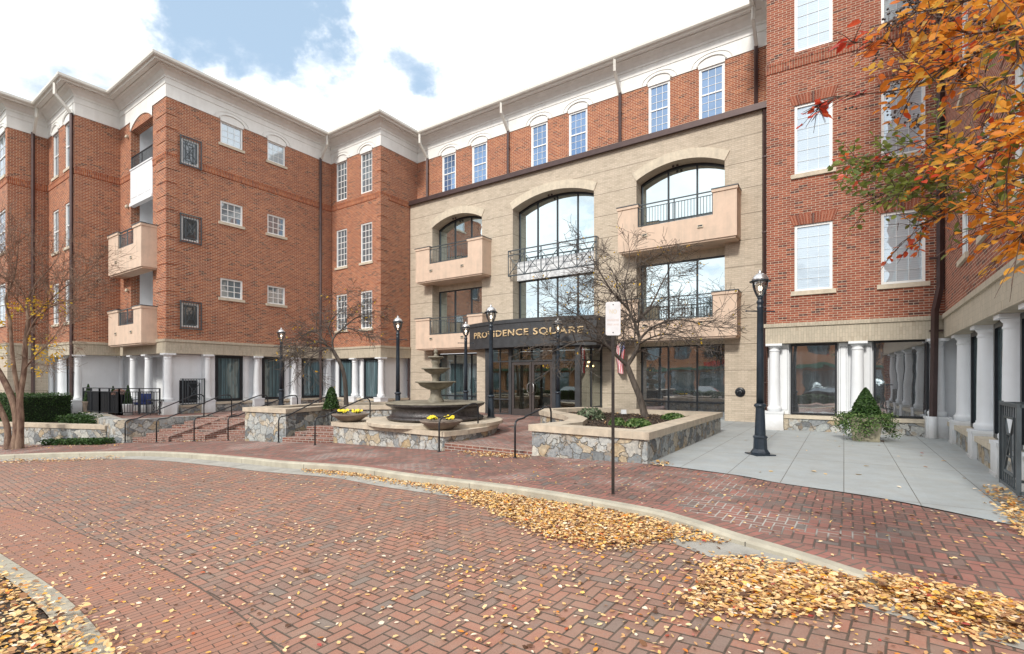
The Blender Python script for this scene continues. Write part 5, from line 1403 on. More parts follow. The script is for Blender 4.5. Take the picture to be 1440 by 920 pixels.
# bare tree in the middle planter
B1=wpt(487,574,18.4);B1.z=.4;fk=wpt(469,494,18.4)
P2=dict(P1);P2.update(up=(-.02,-.05,-.06))
tr,tips=build_tree('small weeping bare tree with twiggy crown growing in the middle stone planter',tuple(B1),
 [([B1,wpt(486,550,18.4),wpt(482,520,18.4),fk],.085,.065)],
 [([fk,wpt(461,487,18.2),wpt(452,482,18),wpt(440,482,17.8),wpt(428,492,17.6)],.05,.012,.95),
  ([fk,wpt(468,478,18.5),wpt(478,466,18.6),wpt(492,462,18.6),wpt(506,466,18.5)],.045,.012,.95),
  ([wpt(468,478,18.5),wpt(462,462,18.6),wpt(468,448,18.6),wpt(480,436,18.7),wpt(484,424,18.7)],.03,.010,.9),
  ([wpt(478,466,18.6),wpt(496,450,18.8),wpt(508,444,18.9),wpt(522,440,19)],.03,.010,.8),
  ([wpt(461,487,18.2),wpt(448,470,18.1),wpt(436,466,18),wpt(424,474,17.8)],.03,.010,.9),
  ([wpt(465,490,18.3),wpt(452,492,17.6),wpt(440,500,17.2),wpt(432,510,17)],.03,.010,.8)],P2,0,BK,seed=8,every=.2)
clusterleaves(tr,[tips[i] for i in range(0,len(tips),30)],1,.10,.03,5,YL)
# crape myrtle far left
b=Vector((-17.15,17.3,gz(-17.15)));Zm=17.3
P3=dict(segs=(4,4,3),wig=(.14,.2,.25),up=(.06,.03,.0),kids=(6,6,0),ang=((.35,.9),(.4,1.1)),len=((.5,.85),(.4,.8)),rmin=.004)
tr,tips=build_tree('multi stemmed tree with peeling bark and a few yellow leaves in front of the hedge',tuple(b),
 [([b,wpt(24,600,Zm),wpt(20,570,Zm),wpt(8,540,Zm),wpt(-6,515,Zm)],.13,.08),([b+Vector((.15,0,0)),wpt(29,590,Zm),wpt(28,560,Zm),wpt(34,520,Zm+.1),wpt(36,480,Zm+.2),wpt(40,450,Zm+.2)],.11,.06),
  ([b-Vector((.2,.05,0)),wpt(10,600,Zm),wpt(-2,570,Zm),wpt(-16,540,Zm)],.10,.07),([wpt(28,560,Zm),wpt(20,520,Zm-.1),wpt(16,480,Zm-.2),wpt(14,450,Zm-.2)],.07,.045)],
 [([wpt(40,450,Zm+.2),wpt(38,425,Zm+.3),wpt(50,400,Zm+.4),wpt(70,378,Zm+.5)],.05,.015,1.3),
  ([wpt(36,480,Zm+.2),wpt(50,450,Zm),wpt(75,430,Zm-.2),wpt(110,420,Zm-.4)],.04,.012,1.2),
  ([wpt(40,450,Zm+.2),wpt(60,432,Zm+.2),wpt(90,405,Zm+.4),wpt(120,385,Zm+.5)],.04,.012,1.2),
  ([wpt(14,450,Zm-.2),wpt(8,420,Zm-.2),wpt(20,390,Zm-.3),wpt(25,355,Zm-.4)],.045,.012,1.3),
  ([wpt(-6,515,Zm),wpt(-15,480,Zm),wpt(-12,430,Zm),wpt(0,390,Zm)],.06,.012,1.3),
  ([wpt(34,520,Zm+.1),wpt(50,500,Zm-.4),wpt(62,490,Zm-.8),wpt(80,470,Zm-1)],.03,.010,.9),
  ([wpt(-16,540,Zm),wpt(-30,500,Zm),wpt(-45,450,Zm),wpt(-50,400,Zm)],.06,.012,1.3)],P3,0,BKM,seed=4,every=.26,name='crape_myrtle')
sel=[]
for c,(cx,cy,n_) in enumerate(((20,433,9),(45,425,9),(55,436,7),(62,428,6),(58,500,9),(70,506,9),(74,480,7),(8,452,6),(60,494,7),(48,480,4),(5,490,5),(55,523,6),(78,500,6),(90,436,4),(75,412,3),(82,425,3),(8,508,4))):
    sel+=[(wpt(cx+R.uniform(-9,9),cy+R.uniform(-6,6),Zm+R.uniform(-.5,.3)),0) for _ in range(n_)]
clusterleaves(tr,sel,3,.11,.07,9,YL)
# ------------------------------------------------------------------ foreground tree (trunk outside the frame on the right)
R.seed(21)
FG=thing('autumn_tree','orange and red leaved tree branch with dark seed heads reaching in at the upper right','tree',(4.9,2.3,0))
m=MB();tb=Vector((4.9,2.3,-.02))
for pts,r0,r1 in (([tb,(4.85,2.35,.8),(4.6,2.4,1.6),(4.2,2.5,2.3)],.09,.05),([tb,(5.0,2.6,1),(4.9,3.0,2.2),(4.5,3.3,3.2)],.08,.04),([tb,(5.1,2.1,1.2),(5.2,2.0,2.4),(4.8,2.1,3.6)],.08,.04)):
    c_=catmull3([Vector(p) for p in pts],5);n=len(c_);m.tube(c_,[r0+(r1-r0)*i/(n-1) for i in range(n)],12,cap=False)
part(FG,'trunk',m,BKM)
m=MB();twigs=[]   # (points, colour band, leaf size, dense)
def W3(px,py,Zd):return wpt(px,py,Zd)
mainb=[([(4.2,2.5,2.3),W3(1560,210,2.5),W3(1480,235,2.5),W3(1400,262,2.55),W3(1340,295,2.6),W3(1290,318,2.65)],.022,.004,'o'),
 ([W3(1480,235,2.5),W3(1400,245,2.7),W3(1330,248,2.9),W3(1270,262,3.1),W3(1215,285,3.3)],.010,.0025,'g'),
 ([(4.2,2.5,2.3),W3(1540,160,2.4),W3(1440,195,2.6),W3(1370,205,2.8),W3(1310,195,3.0),W3(1250,215,3.1),W3(1205,222,3.2)],.014,.0025,'gr'),
 ([(4.5,3.3,3.2),W3(1500,-20,2.3),W3(1440,28,2.3),W3(1390,45,2.3),W3(1345,42,2.35),W3(1290,5,2.4)],.014,.003,'o'),
 ([W3(1440,28,2.3),W3(1380,70,2.2),W3(1330,95,2.2),W3(1290,110,2.25)],.008,.002,'o'),
 ([W3(1500,-20,2.3),W3(1400,-10,2.0),W3(1330,10,2.0),W3(1270,20,2.05)],.008,.002,'oy'),
 ([(4.5,3.3,3.2),W3(1470,60,2.1),W3(1430,90,2.0),W3(1400,130,2.0),W3(1370,115,2.0)],.008,.002,'y'),
 ([W3(1310,100,2.25),W3(1280,85,2.2),W3(1250,62,2.15),W3(1200,60,2.1)],.004,.0015,'r'),
 ([W3(1330,95,2.2),W3(1290,120,2.3),W3(1240,130,2.3),W3(1185,135,2.3),W3(1150,150,2.3)],.004,.0012,'r2'),
 ([W3(1480,235,2.5),W3(1450,280,2.3),W3(1420,310,2.2),W3(1400,290,2.2)],.010,.002,'o'),
 ([W3(1560,210,2.5),W3(1490,260,2.1),W3(1450,300,2.0),W3(1435,335,2.0)],.009,.002,'oy'),
 ([W3(1370,205,2.8),W3(1400,180,2.4),W3(1430,150,2.3),W3(1450,130,2.3)],.008,.002,'o'),
 ([W3(1330,248,2.9),W3(1290,235,2.8),W3(1250,225,2.8),W3(1215,235,2.9)],.005,.0015,'g'),
 ([W3(1340,295,2.6),W3(1330,270,2.4),W3(1300,255,2.4),W3(1265,262,2.4)],.006,.0015,'g'),
 ([W3(1400,262,2.55),W3(1380,240,2.3),W3(1350,225,2.3),W3(1320,235,2.3)],.006,.0015,'oy'),
 ([W3(1540,160,2.4),W3(1470,170,2.0),W3(1430,190,1.9),W3(1400,215,1.9)],.008,.002,'o'),
 ([W3(1500,-20,2.3),W3(1460,-20,2.6),W3(1420,0,2.7),W3(1370,20,2.8)],.008,.002,'o')]
Lc=[];Ld=[];Ln=[];Ls=[];Lv=[];sv=[];berries=MB()
band={'o':(.38,.95),'oy':(.62,1.0),'y':(.85,1.),'r':(.08,.30),'r2':(.0,.2),'g':(1.4,1.9),'gr':(1.1,1.8)}
def sprig(p,d,L,kind,size):
    d=d.normalized();q=p+d*L+Vector((0,0,-.12*L));mid=p.lerp(q,.5)+Vector((0,0,.05*L))
    m.tube([p,mid,q],[.0022,.0017,.001],4,cap=False)
    n=max(3,int(L/.019));up=Vector((0,0,1));side=d.cross(up).normalized()
    b0,b1=band[kind];c0=R.uniform(b0,b1)
    for i in range(n):
        if R.random()<.22:continue
        if size>=.05 and kind in('r','r2'):ix_=iy_=-9999
        else:ix_=720+F*p.x/max(.2,p.y)
        if ix_>-9000:iy_=YH-F*(p.z-CAMH)/max(.2,p.y)
        if iy_>318-max(0,1300-ix_)*(.28 if kind=='g' else .45)+max(0,ix_-1400)*.7:continue
        if R.random()<.2:continue
        if ((ix_-1368)/48)**2+((iy_-160)/52)**2<1 and R.random()<.72:continue
        if ix_<1292 and iy_<70 and R.random()<.75:continue
        if 1235<ix_<1300 and 95<iy_<185 and R.random()<.6:continue
        t_=(i+.6)/n;c=p.lerp(mid,t_*2) if t_<.5 else mid.lerp(q,t_*2-1)
        sg=1 if i%2 else -1
        ld=(side*sg*.8+d*.55+rv(.45)+Vector((0,0,-.25))).normalized()
        s_=size*R.uniform(.75,1.2)
        Lc.append(c+ld*s_*.55);Ld.append(ld);Ln.append((Vector((0,-.2,1))+rv(.75)).normalized());Ls.append(s_)
        Lv.append(c0+R.uniform(-.16,.13))
for pts,r0,r1,kind in mainb:
    c_=catmull3([Vector(p) for p in pts],5);n=len(c_);m.tube(c_,[r0+(r1-r0)*(i/(n-1))**.7 for i in range(n)],6,cap=False)
    if kind=='r2':
        for i in [j for j in range(n-9,n) for _ in (0,1,2)]:sprig(c_[i],(c_[min(n-1,i+1)]-c_[i-1])+rv(.02),.10,'r2',.05)
        continue
    if kind=='r':
        for i in [j for j in range(n-8,n) for _ in (0,1)]:sprig(c_[i],(c_[min(n-1,i+1)]-c_[i-1])+rv(.03),.13,'r' if i>n-6 else 'o',.055)
        continue
    acc=0
    for i in range(1,n):
        if c_[i].x/c_[i].y*F+720>1560:continue
        d=c_[i]-c_[i-1]
        for _ in range(3 if kind in('g','gr') else 4):
            ax=d.cross(rv()).normalized();cd=Matrix.Rotation(R.uniform(.4,1.15),3,ax)@d.normalized()
            if R.random()<.55:
                p=c_[i];L=R.uniform(.10,.26)
                kk=kind
                if kind=='gr':kk=R.choice(['g','g','r'])
                elif kind!='g' and R.random()<.12:kk=R.choice(['g','r','y'])
                sprig(p,cd,L,kk,.046 if kind in('g','gr') else R.uniform(.038,.052))
                if R.random()<.5:sprig(p+cd*L*.6,(cd+rv(.8)),L*.7,kk,.04)
# seed heads
heads=[]
for (px,py,Zd,n_,sp_r) in ((1265,25,2.3,26,.06),(1250,35,2.3,22,.05),(1285,5,2.3,22,.05),(1330,30,2.35,18,.05),(1290,45,2.35,16,.05),(1250,130,2.6,26,.06),(1265,155,2.7,26,.07),(1285,172,2.7,20,.06),(1270,110,2.6,18,.06),(1360,85,2.2,26,.05),(1350,110,2.2,18,.05),(1235,80,2.3,10,.05),(1335,245,2.9,20,.06),(1320,270,2.8,20,.05),(1375,30,2.3,14,.04),(1430,40,2.2,16,.04),(1230,278,3.2,12,.07),(1300,215,3.0,14,.05),(1195,155,2.4,5,.04)):
    c=wpt(px,py,Zd);berries=MB();heads.append(berries)
    m.tube([c+Vector((.10,0,.02)),c],[.0015,.001],3,cap=False)
    for _ in range(n_):
        q=c+rv(sp_r)*R.uniform(.3,1);m.tube([c.lerp(q,.3),q],[.0008,.0006],3,cap=False)
        berries.blob(q,R.uniform(.0045,.0068),6,4)
part(FG,'branches',m,M_bark('twig_bark',(.045,.028,.022),(.14,.09,.07),30))
OL=M_leaf('autumn_leaf',[(0,(.50,.05,.03)),(.12,(.64,.11,.05)),(.25,(.68,.22,.035)),(.38,(.72,.31,.04)),(.5,(.72,.46,.09)),(.56,(.45,.30,.07)),(.66,(.24,.27,.06)),(.85,(.12,.18,.04)),(1,(.18,.20,.06))],.5,.35)
org=np.array(ORG[FG]);lv=np.array(Lv);lv=np.where(lv<=1.03,np.clip(lv,0,1)*.5,.5+np.clip(lv-1.0,0,1)*.5)
C_=np.array([tuple(v) for v in Lc])-org
leafmesh('leaves',C_,[tuple(v) for v in Ld],[tuple(v) for v in Ln],np.array(Ls),np.array(Ls)*rng.uniform(.5,.62,len(Ls)),lv,OL,fold=rng.uniform(.05,.35,len(Ls)),parent=FG)
dsm=M_plain('dark_seed',(.035,.022,.02),.6)
for b_ in heads:part(FG,'seed_head',b_,dsm)
# ------------------------------------------------------------------ hedge, shrubs, ground cover
GL=M_leaf('hedge_leaf',[(0,(.018,.045,.012)),(.5,(.035,.085,.02)),(1,(.075,.14,.035))],.2)
IV=M_leaf('ivy_leaf',[(0,(.03,.07,.02)),(.5,(.07,.14,.03)),(1,(.20,.27,.10))],.2)
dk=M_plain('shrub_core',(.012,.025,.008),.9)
def shell(fn,n,size,seed):
    r_=np.random.default_rng(seed);C_=[];N_=[]
    for _ in range(n):
        p,nn=fn(r_);C_.append(p);N_.append(nn)
    C_=np.array(C_);N_=np.array(N_)+r_.normal(0,.55,(n,3));D_=r_.normal(0,1,(n,3))
    return C_,D_,N_,r_.uniform(.7,1.3,n)*size,r_.uniform(.45,.65,n)*size,r_.random(n)
def lsh(par,fn,n,size,seed,mat,name='leaves'):
    return leafmesh(name,*shell(fn,n,size,seed),mat,parent=par)
hd=thing('hedge','dark green clipped hedge behind the low stone wall','hedge',(-22.3,21.4,-.3))
hw=(3.0,1.0,1.12)  # half length, half depth, height
def hfn(r_):
    while True:
        p=r_.uniform(-1,1,3);k=r_.integers(0,3)
        if k==0:p[0]=np.sign(p[0]);nn=(p[0],0,0)
        elif k==1:p[1]=-1;nn=(0,-1,0)
        else:p[2]=1;nn=(0,0,1)
        if k==0 and r_.random()<.5:continue
        q=np.array([p[0]*hw[0],p[1]*hw[1],(p[2]+1)/2*hw[2]])
        q+=np.array(nn)*(r_.normal(0,.035)+.05*math.sin(q[0]*3.1)+.03*math.sin(q[0]*7+q[2]*5))
        return q,nn
m=MB();m.box(-hw[0]+.03,hw[0]-.03,-hw[1]+.03,hw[1]-.03,-.1,hw[2]-.03);part(hd,'core',m,dk,local=True)
lsh(hd,hfn,16000,.055,1,GL);hd.rotation_euler=(0,0,-.18)
def ground_cover(poly,n,size,seed,mat,name,zf,hgt=.12,kind='stuff',label=None,cat=None):
    r_=np.random.default_rng(seed);xs=[p[0] for p in poly];ys=[p[1] for p in poly];C_=[]
    while len(C_)<n:
        x,y=r_.uniform(min(xs),max(xs)),r_.uniform(min(ys),max(ys))
        if inpoly(x,y,poly):C_.append((x,y,zf(x,y)+r_.random()*hgt))
    C_=np.array(C_)
    o=leafmesh(name,C_,r_.normal(0,1,(n,3))*[1,1,.5],r_.normal(0,.6,(n,3))+[0,0,1],r_.uniform(.7,1.3,n)*size,r_.uniform(.4,.6,n)*size,r_.random(n),mat)
    return tag(o,label,cat,kind=kind)
def inpoly(x,y,P_):
    c=False;n=len(P_)
    for i in range(n):
        x1,y1=P_[i];x2,y2=P_[i-1]
        if (y1>y)!=(y2>y) and x<(x2-x1)*(y-y1)/(y2-y1)+x1:c=not c
    return c
ground_cover([(-17.0,18.0),(-14.2,17.25),(-13.9,17.6),(-14.6,17.95),(-17.0,18.5)],2400,.08,2,GL,'ground_cover',lambda x,y:gz(x),.2,label='low green ground cover at the foot of the bed wall',cat='ground cover')
ground_cover([(-17.9,19.6),(-15.6,18.95),(-15.8,19.4),(-17.3,21.0),(-18.8,22.0)],2600,.08,3,GL,'ground_cover',lambda x,y:-.28,.35,label='low green plants between the hedge and the retaining wall',cat='ground cover')
def shrub(name,label,pos,r,h,n,size,seed,mat,group=None,flat=1):
    b=thing(name,label,'plant',pos,group=group)
    def fn(r_):
        a=r_.uniform(0,6.283);u=r_.random();z=u*h;rr=r*(1-.55*u**2)*math.sqrt(r_.uniform(.3,1))
        return np.array([rr*math.cos(a),rr*math.sin(a),z]),(math.cos(a),math.sin(a),.6)
    lsh(b,fn,n,size,seed,mat);return b
sage=M_leaf('sage_leaf',[(0,(.06,.09,.05)),(.6,(.13,.17,.10)),(1,(.22,.26,.17))],.2)
for i,(px,py,r,h,lab) in enumerate(((830,590,.42,.30,'low grey green shrub near the curved edge of the right planter'),(868,598,.20,.16,'small green plant at the front of the right planter'),(897,600,.32,.17,'low green plant at the foot of the tree in the right planter'),(947,590,.34,.15,'low green plant near the far corner of the right planter'))):
    Zd=1.15*F/(py-YH);shrub('shrub',lab,(ray(px)*Zd,Zd,.45),r,h,420,.085,30+i,sage if i==0 else IV,'low plants in the right stone planter')
gl=thing('garden_light','small white box spotlight on the mulch in the right planter','light',(ray(877)*1.15*F/56.,1.15*F/56.,.45))
m=MB();m.box(-.07,.07,-.05,.05,.08,.2);part(gl,'housing',m,MT['white'],local=True);m=MB();m.box(-.02,.02,-.02,.02,-.02,.08);part(gl,'stake',m,MT['black'],local=True)
def conifer(par,r,h,z0,n,size,seed,mat,power=.8):
    def fn(r_):
        a=r_.uniform(0,6.283);u=r_.random();rr=r*(1-u)**power*r_.uniform(.75,1.05)
        return np.array([rr*math.cos(a),rr*math.sin(a),z0+u*h]),(math.cos(a),math.sin(a),.35)
    m=MB();m.lathe([(r*.8,z0+.01),(r*.55,z0+h*.4),(0,z0+h*.9)],12);part(par,'core',m,dk,local=True)
    lsh(par,fn,n,size,seed,mat)
Zd=17.3;dc=thing('dwarf_conifer','small cone shaped evergreen above the cap of the middle stone planter','plant',(ray(466)*Zd,Zd,.45))
conifer(dc,.27,.74,.05,1800,.06,41,GL,.5)
# planter pot on patio
p=gpt(1217,620);pp=thing('plant_pot','square stone pot with a cone evergreen and trailing ivy on the grey patio','planter',(p[0],p[1],.008))
m=MB()
for (h0,z0),(h1,z1) in zip([(.27,0),(.28,.05),(.265,.06),(.34,.50),(.37,.50),(.37,.60),(.30,.60),(.29,.55)],[(.28,.05),(.265,.06),(.34,.50),(.37,.50),(.37,.60),(.30,.60),(.29,.55),(.0,.55)]):
    A_=[(-h0,-h0,z0),(h0,-h0,z0),(h0,h0,z0),(-h0,h0,z0)];B_=[(-h1,-h1,z1),(h1,-h1,z1),(h1,h1,z1),(-h1,h1,z1)]
    for i in range(4):m.face([A_[i],A_[(i+1)%4],B_[(i+1)%4],B_[i]])
part(pp,'pot',m,M_plain('olive_stone_pot',(.27,.25,.18),.85,var=.2,vs=6,bump=.3),local=True)
conifer(pp,.36,.76,.55,4200,.055,43,GL,.75)
def ivf(r_):
    a=r_.uniform(0,6.283);u=r_.random();k=.5+.5*math.sin(a*3+1);dr=(u**1.5)*(.25+.35*k)
    rr=.40+.10*math.sin(a*5)+.08*u+.06*r_.normal();return np.array([rr*1.1*math.cos(a),rr*1.1*math.sin(a),.66-dr+r_.normal()*.03]),(math.cos(a),math.sin(a),.8)
lsh(pp,ivf,2600,.055,44,IV,'ivy')
pp.rotation_euler=(0,0,-.56)
# ------------------------------------------------------------------ left terrace furniture
fpts=[(-18.9,22.1),(-17.4,21.15),(-16.1,20.55),(-14.35,20.42)]
fe=thing('iron_fence','black iron fence with dark privacy screen along the left terrace edge','fence',(-16.5,20.6,.06))
m=MB();scn=MB()
for i in range(3):
    p,q=Vector((*fpts[i],.06)),Vector((*fpts[i+1],.06));d=q-p;L=d.length;u=d/L
    m.bar(p+Vector((0,0,1.06)),q+Vector((0,0,1.06)),.05,.035);m.bar(p+Vector((0,0,.92)),q+Vector((0,0,.92)),.03);m.bar(p+Vector((0,0,.07)),q+Vector((0,0,.07)),.03)
    k=int(L/.115)
    for j in range(k+1):
        c=p+u*L*j/k;m.bar(c+Vector((0,0,.07)),c+Vector((0,0,.92)),.016)
    for c in (p,q,(p+q)/2):m.bar(c,c+Vector((0,0,1.07)),.045)
    if i<2:
        nn=Vector((u.y,-u.x,0))*-.03
        a,b_=p+nn,q+nn
        if i==1:b_=p+nn+(q-p)*.93
        scn.face([a+Vector((0,0,.05)),b_+Vector((0,0,.05)),b_+Vector((0,0,.93)),a+Vector((0,0,.93))])
part(fe,'rails',m,MT['black']);part(fe,'privacy_screen',scn,M_plain('screen_mesh',(.022,.022,.024),.8))
def potplant(px,Zd,label,pot=True,h=.75,seed=50,zb=.0):
    b=thing('potted_conifer',label,'plant',(ray(px)*Zd,Zd,zb),group='potted conifers on the left terrace')
    m=MB();m.lathe([(.13,0),(.16,.02),(.20,.42),(.215,.44),(.215,.47),(.18,.47),(.0,.45)],20);part(b,'pot',m,MT['white'] if pot else MT['bowl'],local=True)
    conifer(b,.17,h,.45,1300,.045,seed,GL,.8)
potplant(180,20.9,'slim conifer in a white pot behind the terrace fence',True,.8,50);potplant(124,22.0,'conifer tip showing above the left end of the terrace screen',False,.78,51,.05);potplant(159,21.3,'thin conifer tip showing above the middle of the terrace screen',False,.75,52)
chn=thing('garden_chair','black iron garden chair with a navy blue cushion behind the terrace fence','chair',(ray(201)*21.3,21.3,.005))
m=MB()
for x in (-.27,.27):
    for y in (-.25,.25):m.bar((x,y,0),(x,y,.62 if y<0 else .95),.028)
    m.bar((x,-.25,.62),(x,.25,.64),.03)
for z in (.42,):
    for x in (-.27,.27):m.bar((x,-.25,z),(x,.25,z),.025)
    for y in (-.25,.25):m.bar((-.27,y,z),(.27,y,z),.025)
m.bar((-.27,.25,.95),(.27,.25,.95),.03)
for k in range(6):x=-.2+.08*k;m.bar((x,.25,.45),(x,.25,.95),.014)
part(chn,'frame',m,MT['black'],local=True)
m=MB();m.box(-.25,.25,-.24,.24,.43,.52);m.box(-.23,.23,.14,.235,.52,.88);part(chn,'cushion',m,M_plain('navy_cushion',(.012,.025,.11),.8),local=True)
chn.rotation_euler=(0,0,.2)
tb_=thing('garden_table','small black iron table behind the right end of the terrace fence','table',(ray(220)*21.0,21.0,.005))
m=MB();m.lathe([(.30,.60),(.31,.62),(.30,.635),(0,.635)],24);part(tb_,'table_top',m,MT['black'],local=True)
for k in range(3):
    m=MB();a=2.09*k;m.tube([(.24*math.cos(a),.24*math.sin(a),0),(.06*math.cos(a),.06*math.sin(a),.3),(.22*math.cos(a),.22*math.sin(a),.6)],.012,6);part(tb_,'leg',m,MT['black'],local=True)
fpz=thing('flower_pot','round pot of dried pink flowers just behind the terrace screen','planter',(ray(168)*20.95,20.95,.0))
m=MB();m.lathe([(.14,0),(.2,.5),(.22,.8),(.24,.86),(.0,.84)],20);part(fpz,'pot',m,MT['black'],local=True)
pk=M_leaf('dried_flower',[(0,(.30,.15,.12)),(1,(.50,.32,.26))],.2)
def pf_(r_):
    v=r_.normal(0,1,3);v/=np.linalg.norm(v);v[2]=abs(v[2]);return v*[.26,.26,.22]+np.array([0,0,.86]),v
lsh(fpz,pf_,700,.045,60,pk)
# iron basket at the right wing
W=FR['W'];a,b_=W.S(1411,.25),W.S(1436,.25)
gw2=MB();fbox(gw2,W,a,b_,NI+.1,NI+.2,.5,1.1);wo_=part(BL,'air_vent_box',gw2,M_plain('vent_box_dark',(.05,.05,.05),.6));grille(W,a,b_,.26,1.26,wo_,n=.28)
# ------------------------------------------------------------------ fallen leaves
FLm=M_leaf('fallen_leaf',[(0,(.10,.05,.03)),(.10,(.22,.11,.06)),(.2,(.46,.24,.12)),(.32,(.70,.43,.19)),(.46,(.80,.56,.26)),(.6,(.84,.64,.38)),(.72,(.82,.52,.13)),(.84,(.78,.36,.04)),(.92,(.58,.16,.04)),(.97,(.38,.06,.06)),(1,(.82,.70,.55))],.15,.6)
def scatter(name,polys,n,size,seed,zf,mound,label,pale=.06,curl=.3,flat=1.):
    r_=np.random.default_rng(seed);C_=[]
    areas=[]
    for P_ in polys:
        a=abs(sum(P_[i][0]*P_[i-1][1]-P_[i-1][0]*P_[i][1] for i in range(len(P_))))/2;areas.append(a)
    tot=sum(areas)
    for P_,a in zip(polys,areas):
        k=int(n*a/tot);xs=[p[0] for p in P_];ys=[p[1] for p in P_];c=0
        ctr=(sum(xs)/len(xs),sum(ys)/len(ys))
        while c<k:
            x,y=r_.uniform(min(xs),max(xs)),r_.uniform(min(ys),max(ys))
            # ragged border: jitter the test point
            jt_=2.2*mound*(.35+r_.random());
            if inpoly(x+r_.normal(0,jt_+.01),y+r_.normal(0,jt_+.01),P_):
                C_.append((x,y,zf(x,y)+.006+r_.random()**1.5*mound));c+=1
    C_=np.array(C_);n=len(C_)
    N_=r_.normal(0,.28*flat,(n,3))+[0,0,1];D_=r_.normal(0,1,(n,3))*[1,1,.12*flat]
    L_=r_.uniform(.6,1.25,n)*size;big=r_.random(n)<.025;L_=np.where(big,L_*1.35,L_)
    cv=np.clip(r_.normal(.44,.21,n),0,1);cv=np.where(r_.random(n)<.30,r_.random(n),cv);cv=np.where(r_.random(n)<pale,1.,cv);cv=np.where(big,r_.uniform(0,.3,n),cv)
    o=leafmesh(name,C_,D_,N_,L_,L_*np.where(big,.8,r_.uniform(.42,.62,n)),cv,FLm,fold=r_.uniform(-.1,curl,n));return tag(o,label,'fallen leaves',kind='stuff')
RZ=lambda x,y:gz(x)-dr(x)+.004
def PX(pts,drop=DR):return [gpt(a,b,drop) for a,b in pts]
drift1=PX([(425,661),(480,663),(560,671),(640,681),(700,690),(760,700),(830,711),(900,722),(960,736),(1020,755),(1062,775),(1010,771),(950,768),(905,772),(880,779),(840,776),(800,768),(760,752),(720,735),(690,718),(660,706),(620,692),(560,680),(500,671),(440,665)])
drift1b=PX([(600,683),(700,697),(820,718),(930,745),(960,760),(890,772),(820,765),(760,742),(700,715),(640,694)])
drift2=PX([(985,812),(1010,792),(1060,798),(1110,810),(1170,808),(1210,816),(1250,830),(1330,852),(1440,884),(1480,898),(1480,940),(1470,925),(1400,918),(1330,912),(1290,885),(1230,862),(1180,868),(1130,880),(1060,878),(1000,872),(960,858),(975,835)])
drift3=PX([(1090,818),(1200,830),(1330,842),(1440,880),(1440,915),(1340,895),(1240,856),(1130,868),(1050,850),(1030,826)])
scatter('leaf_drift',[drift1],11000,.050,101,RZ,.035,'long drift of dry yellow leaves in the gutter along the kerb')
scatter('leaf_drift',[drift1b],4500,.050,102,RZ,.05,'thick middle of the leaf drift beside the kerb')
scatter('leaf_drift',[drift2],4600,.052,103,RZ,.03,'wide patch of yellow leaves on the road at the lower right')
scatter('leaf_drift',[drift3],2300,.054,104,RZ,.05,'thicker pile of leaves beside the kerb at the lower right')
bedp=[p for p in catmull([(-16,11.0),(-10.5,8.4),(-8.0,7.0)]+[(a-.17,b-.10) for a,b in left_k]+[(-2.4,2.8),(-1.7,2.0),(-1.3,1.0),(-3.5,1.6),(-5.5,3.5),(-8,5.2),(-14,9)],4)]
BZ=lambda x,y:gz(x)-DR+.035
scatter('leaf_litter',[bedp],9000,.06,105,BZ,.05,'brown and yellow leaf litter on the bed at the lower left')
scatter('leaf_litter',[PX([(-40,800),(40,838),(95,862),(140,880),(190,905),(190,960),(100,960),(-40,900)],.1)],800,.056,106,BZ,.05,'bright leaf litter at the lower left road edge')
scatter('leaf_drift',[PX([(1225,812),(1300,826),(1380,842),(1460,862),(1470,885),(1400,872),(1320,852),(1240,828)],0)],1100,.052,120,lambda x,y:gz(x)+.018,.03,'leaves covering the low end of the kerb at the lower right')
# thin spread over the road, denser near the camera
road_a=PX([(-100,760),(300,720),(700,760),(960,790),(1100,900),(1600,960),(1600,1300),(-100,1300)])
scatter('scattered_leaves',[road_a],1500,.046,107,RZ,.012,'single pale leaves scattered over the road',flat=.8,pale=.22)
scatter('scattered_leaves',[PX([(600,800),(960,770),(1500,900),(1500,1100),(700,1100)])],900,.045,108,RZ,.015,'leaves lying loosely between the drift and the camera',flat=.9)
scatter('scattered_leaves',[PX([(0,650),(420,668),(640,700),(760,750),(1000,800),(500,830),(0,800)])],900,.045,109,RZ,.01,'few leaves on the far part of the road',flat=.7)
scatter('scattered_leaves',[PX([(860,705),(760,690),(560,664),(640,640),(900,655),(1250,705),(1440,745),(1440,840),(1200,790),(1050,748)],0)],480,.045,110,lambda x,y:gz(x)+.004,.01,'few leaves on the brick sidewalk',flat=.7)
scatter('scattered_leaves',[PX([(960,640),(1090,600),(1310,620),(1400,690),(1420,735),(1250,700),(1050,665)],0)],30,.085,111,lambda x,y:.01,.01,'few brown leaves on the grey patio',flat=.7)
scatter('leaf_drift',[PX([(648,632),(690,636),(745,641),(748,645),(720,645),(680,642),(652,638)],0)],520,.055,112,lambda x,y:gz(x)-.0,.04,'small drift of leaves against the entrance step')
scatter('leaf_drift',[PX([(1396,682),(1410,690),(1440,725),(1450,760),(1436,755),(1418,722),(1404,700)],0)],520,.06,113,lambda x,y:.01,.04,'leaves gathered at the foot of the right wall')
scatter('leaf_drift',[PX([(915,652),(945,650),(942,656),(915,657)],0)],60,.06,114,lambda x,y:.01,.03,'orange leaves at the corner of the right planter')
scatter('leaf_drift',[PX([(0,647),(60,646),(175,642),(174,646),(60,651),(0,652)])],500,.055,115,RZ,.03,'thin line of brown leaves in the far gutter')
scatter('scattered_leaves',[[(-18.5,17.2),(-13,16.6),(-13,17.2),(-18.5,18.2)],[(-12,16.9),(-9,16.4),(-9,16.9),(-12,17.5)]],160,.06,116,lambda x,y:gz(x)+.005,.01,'few leaves at the foot of the left walls and steps')
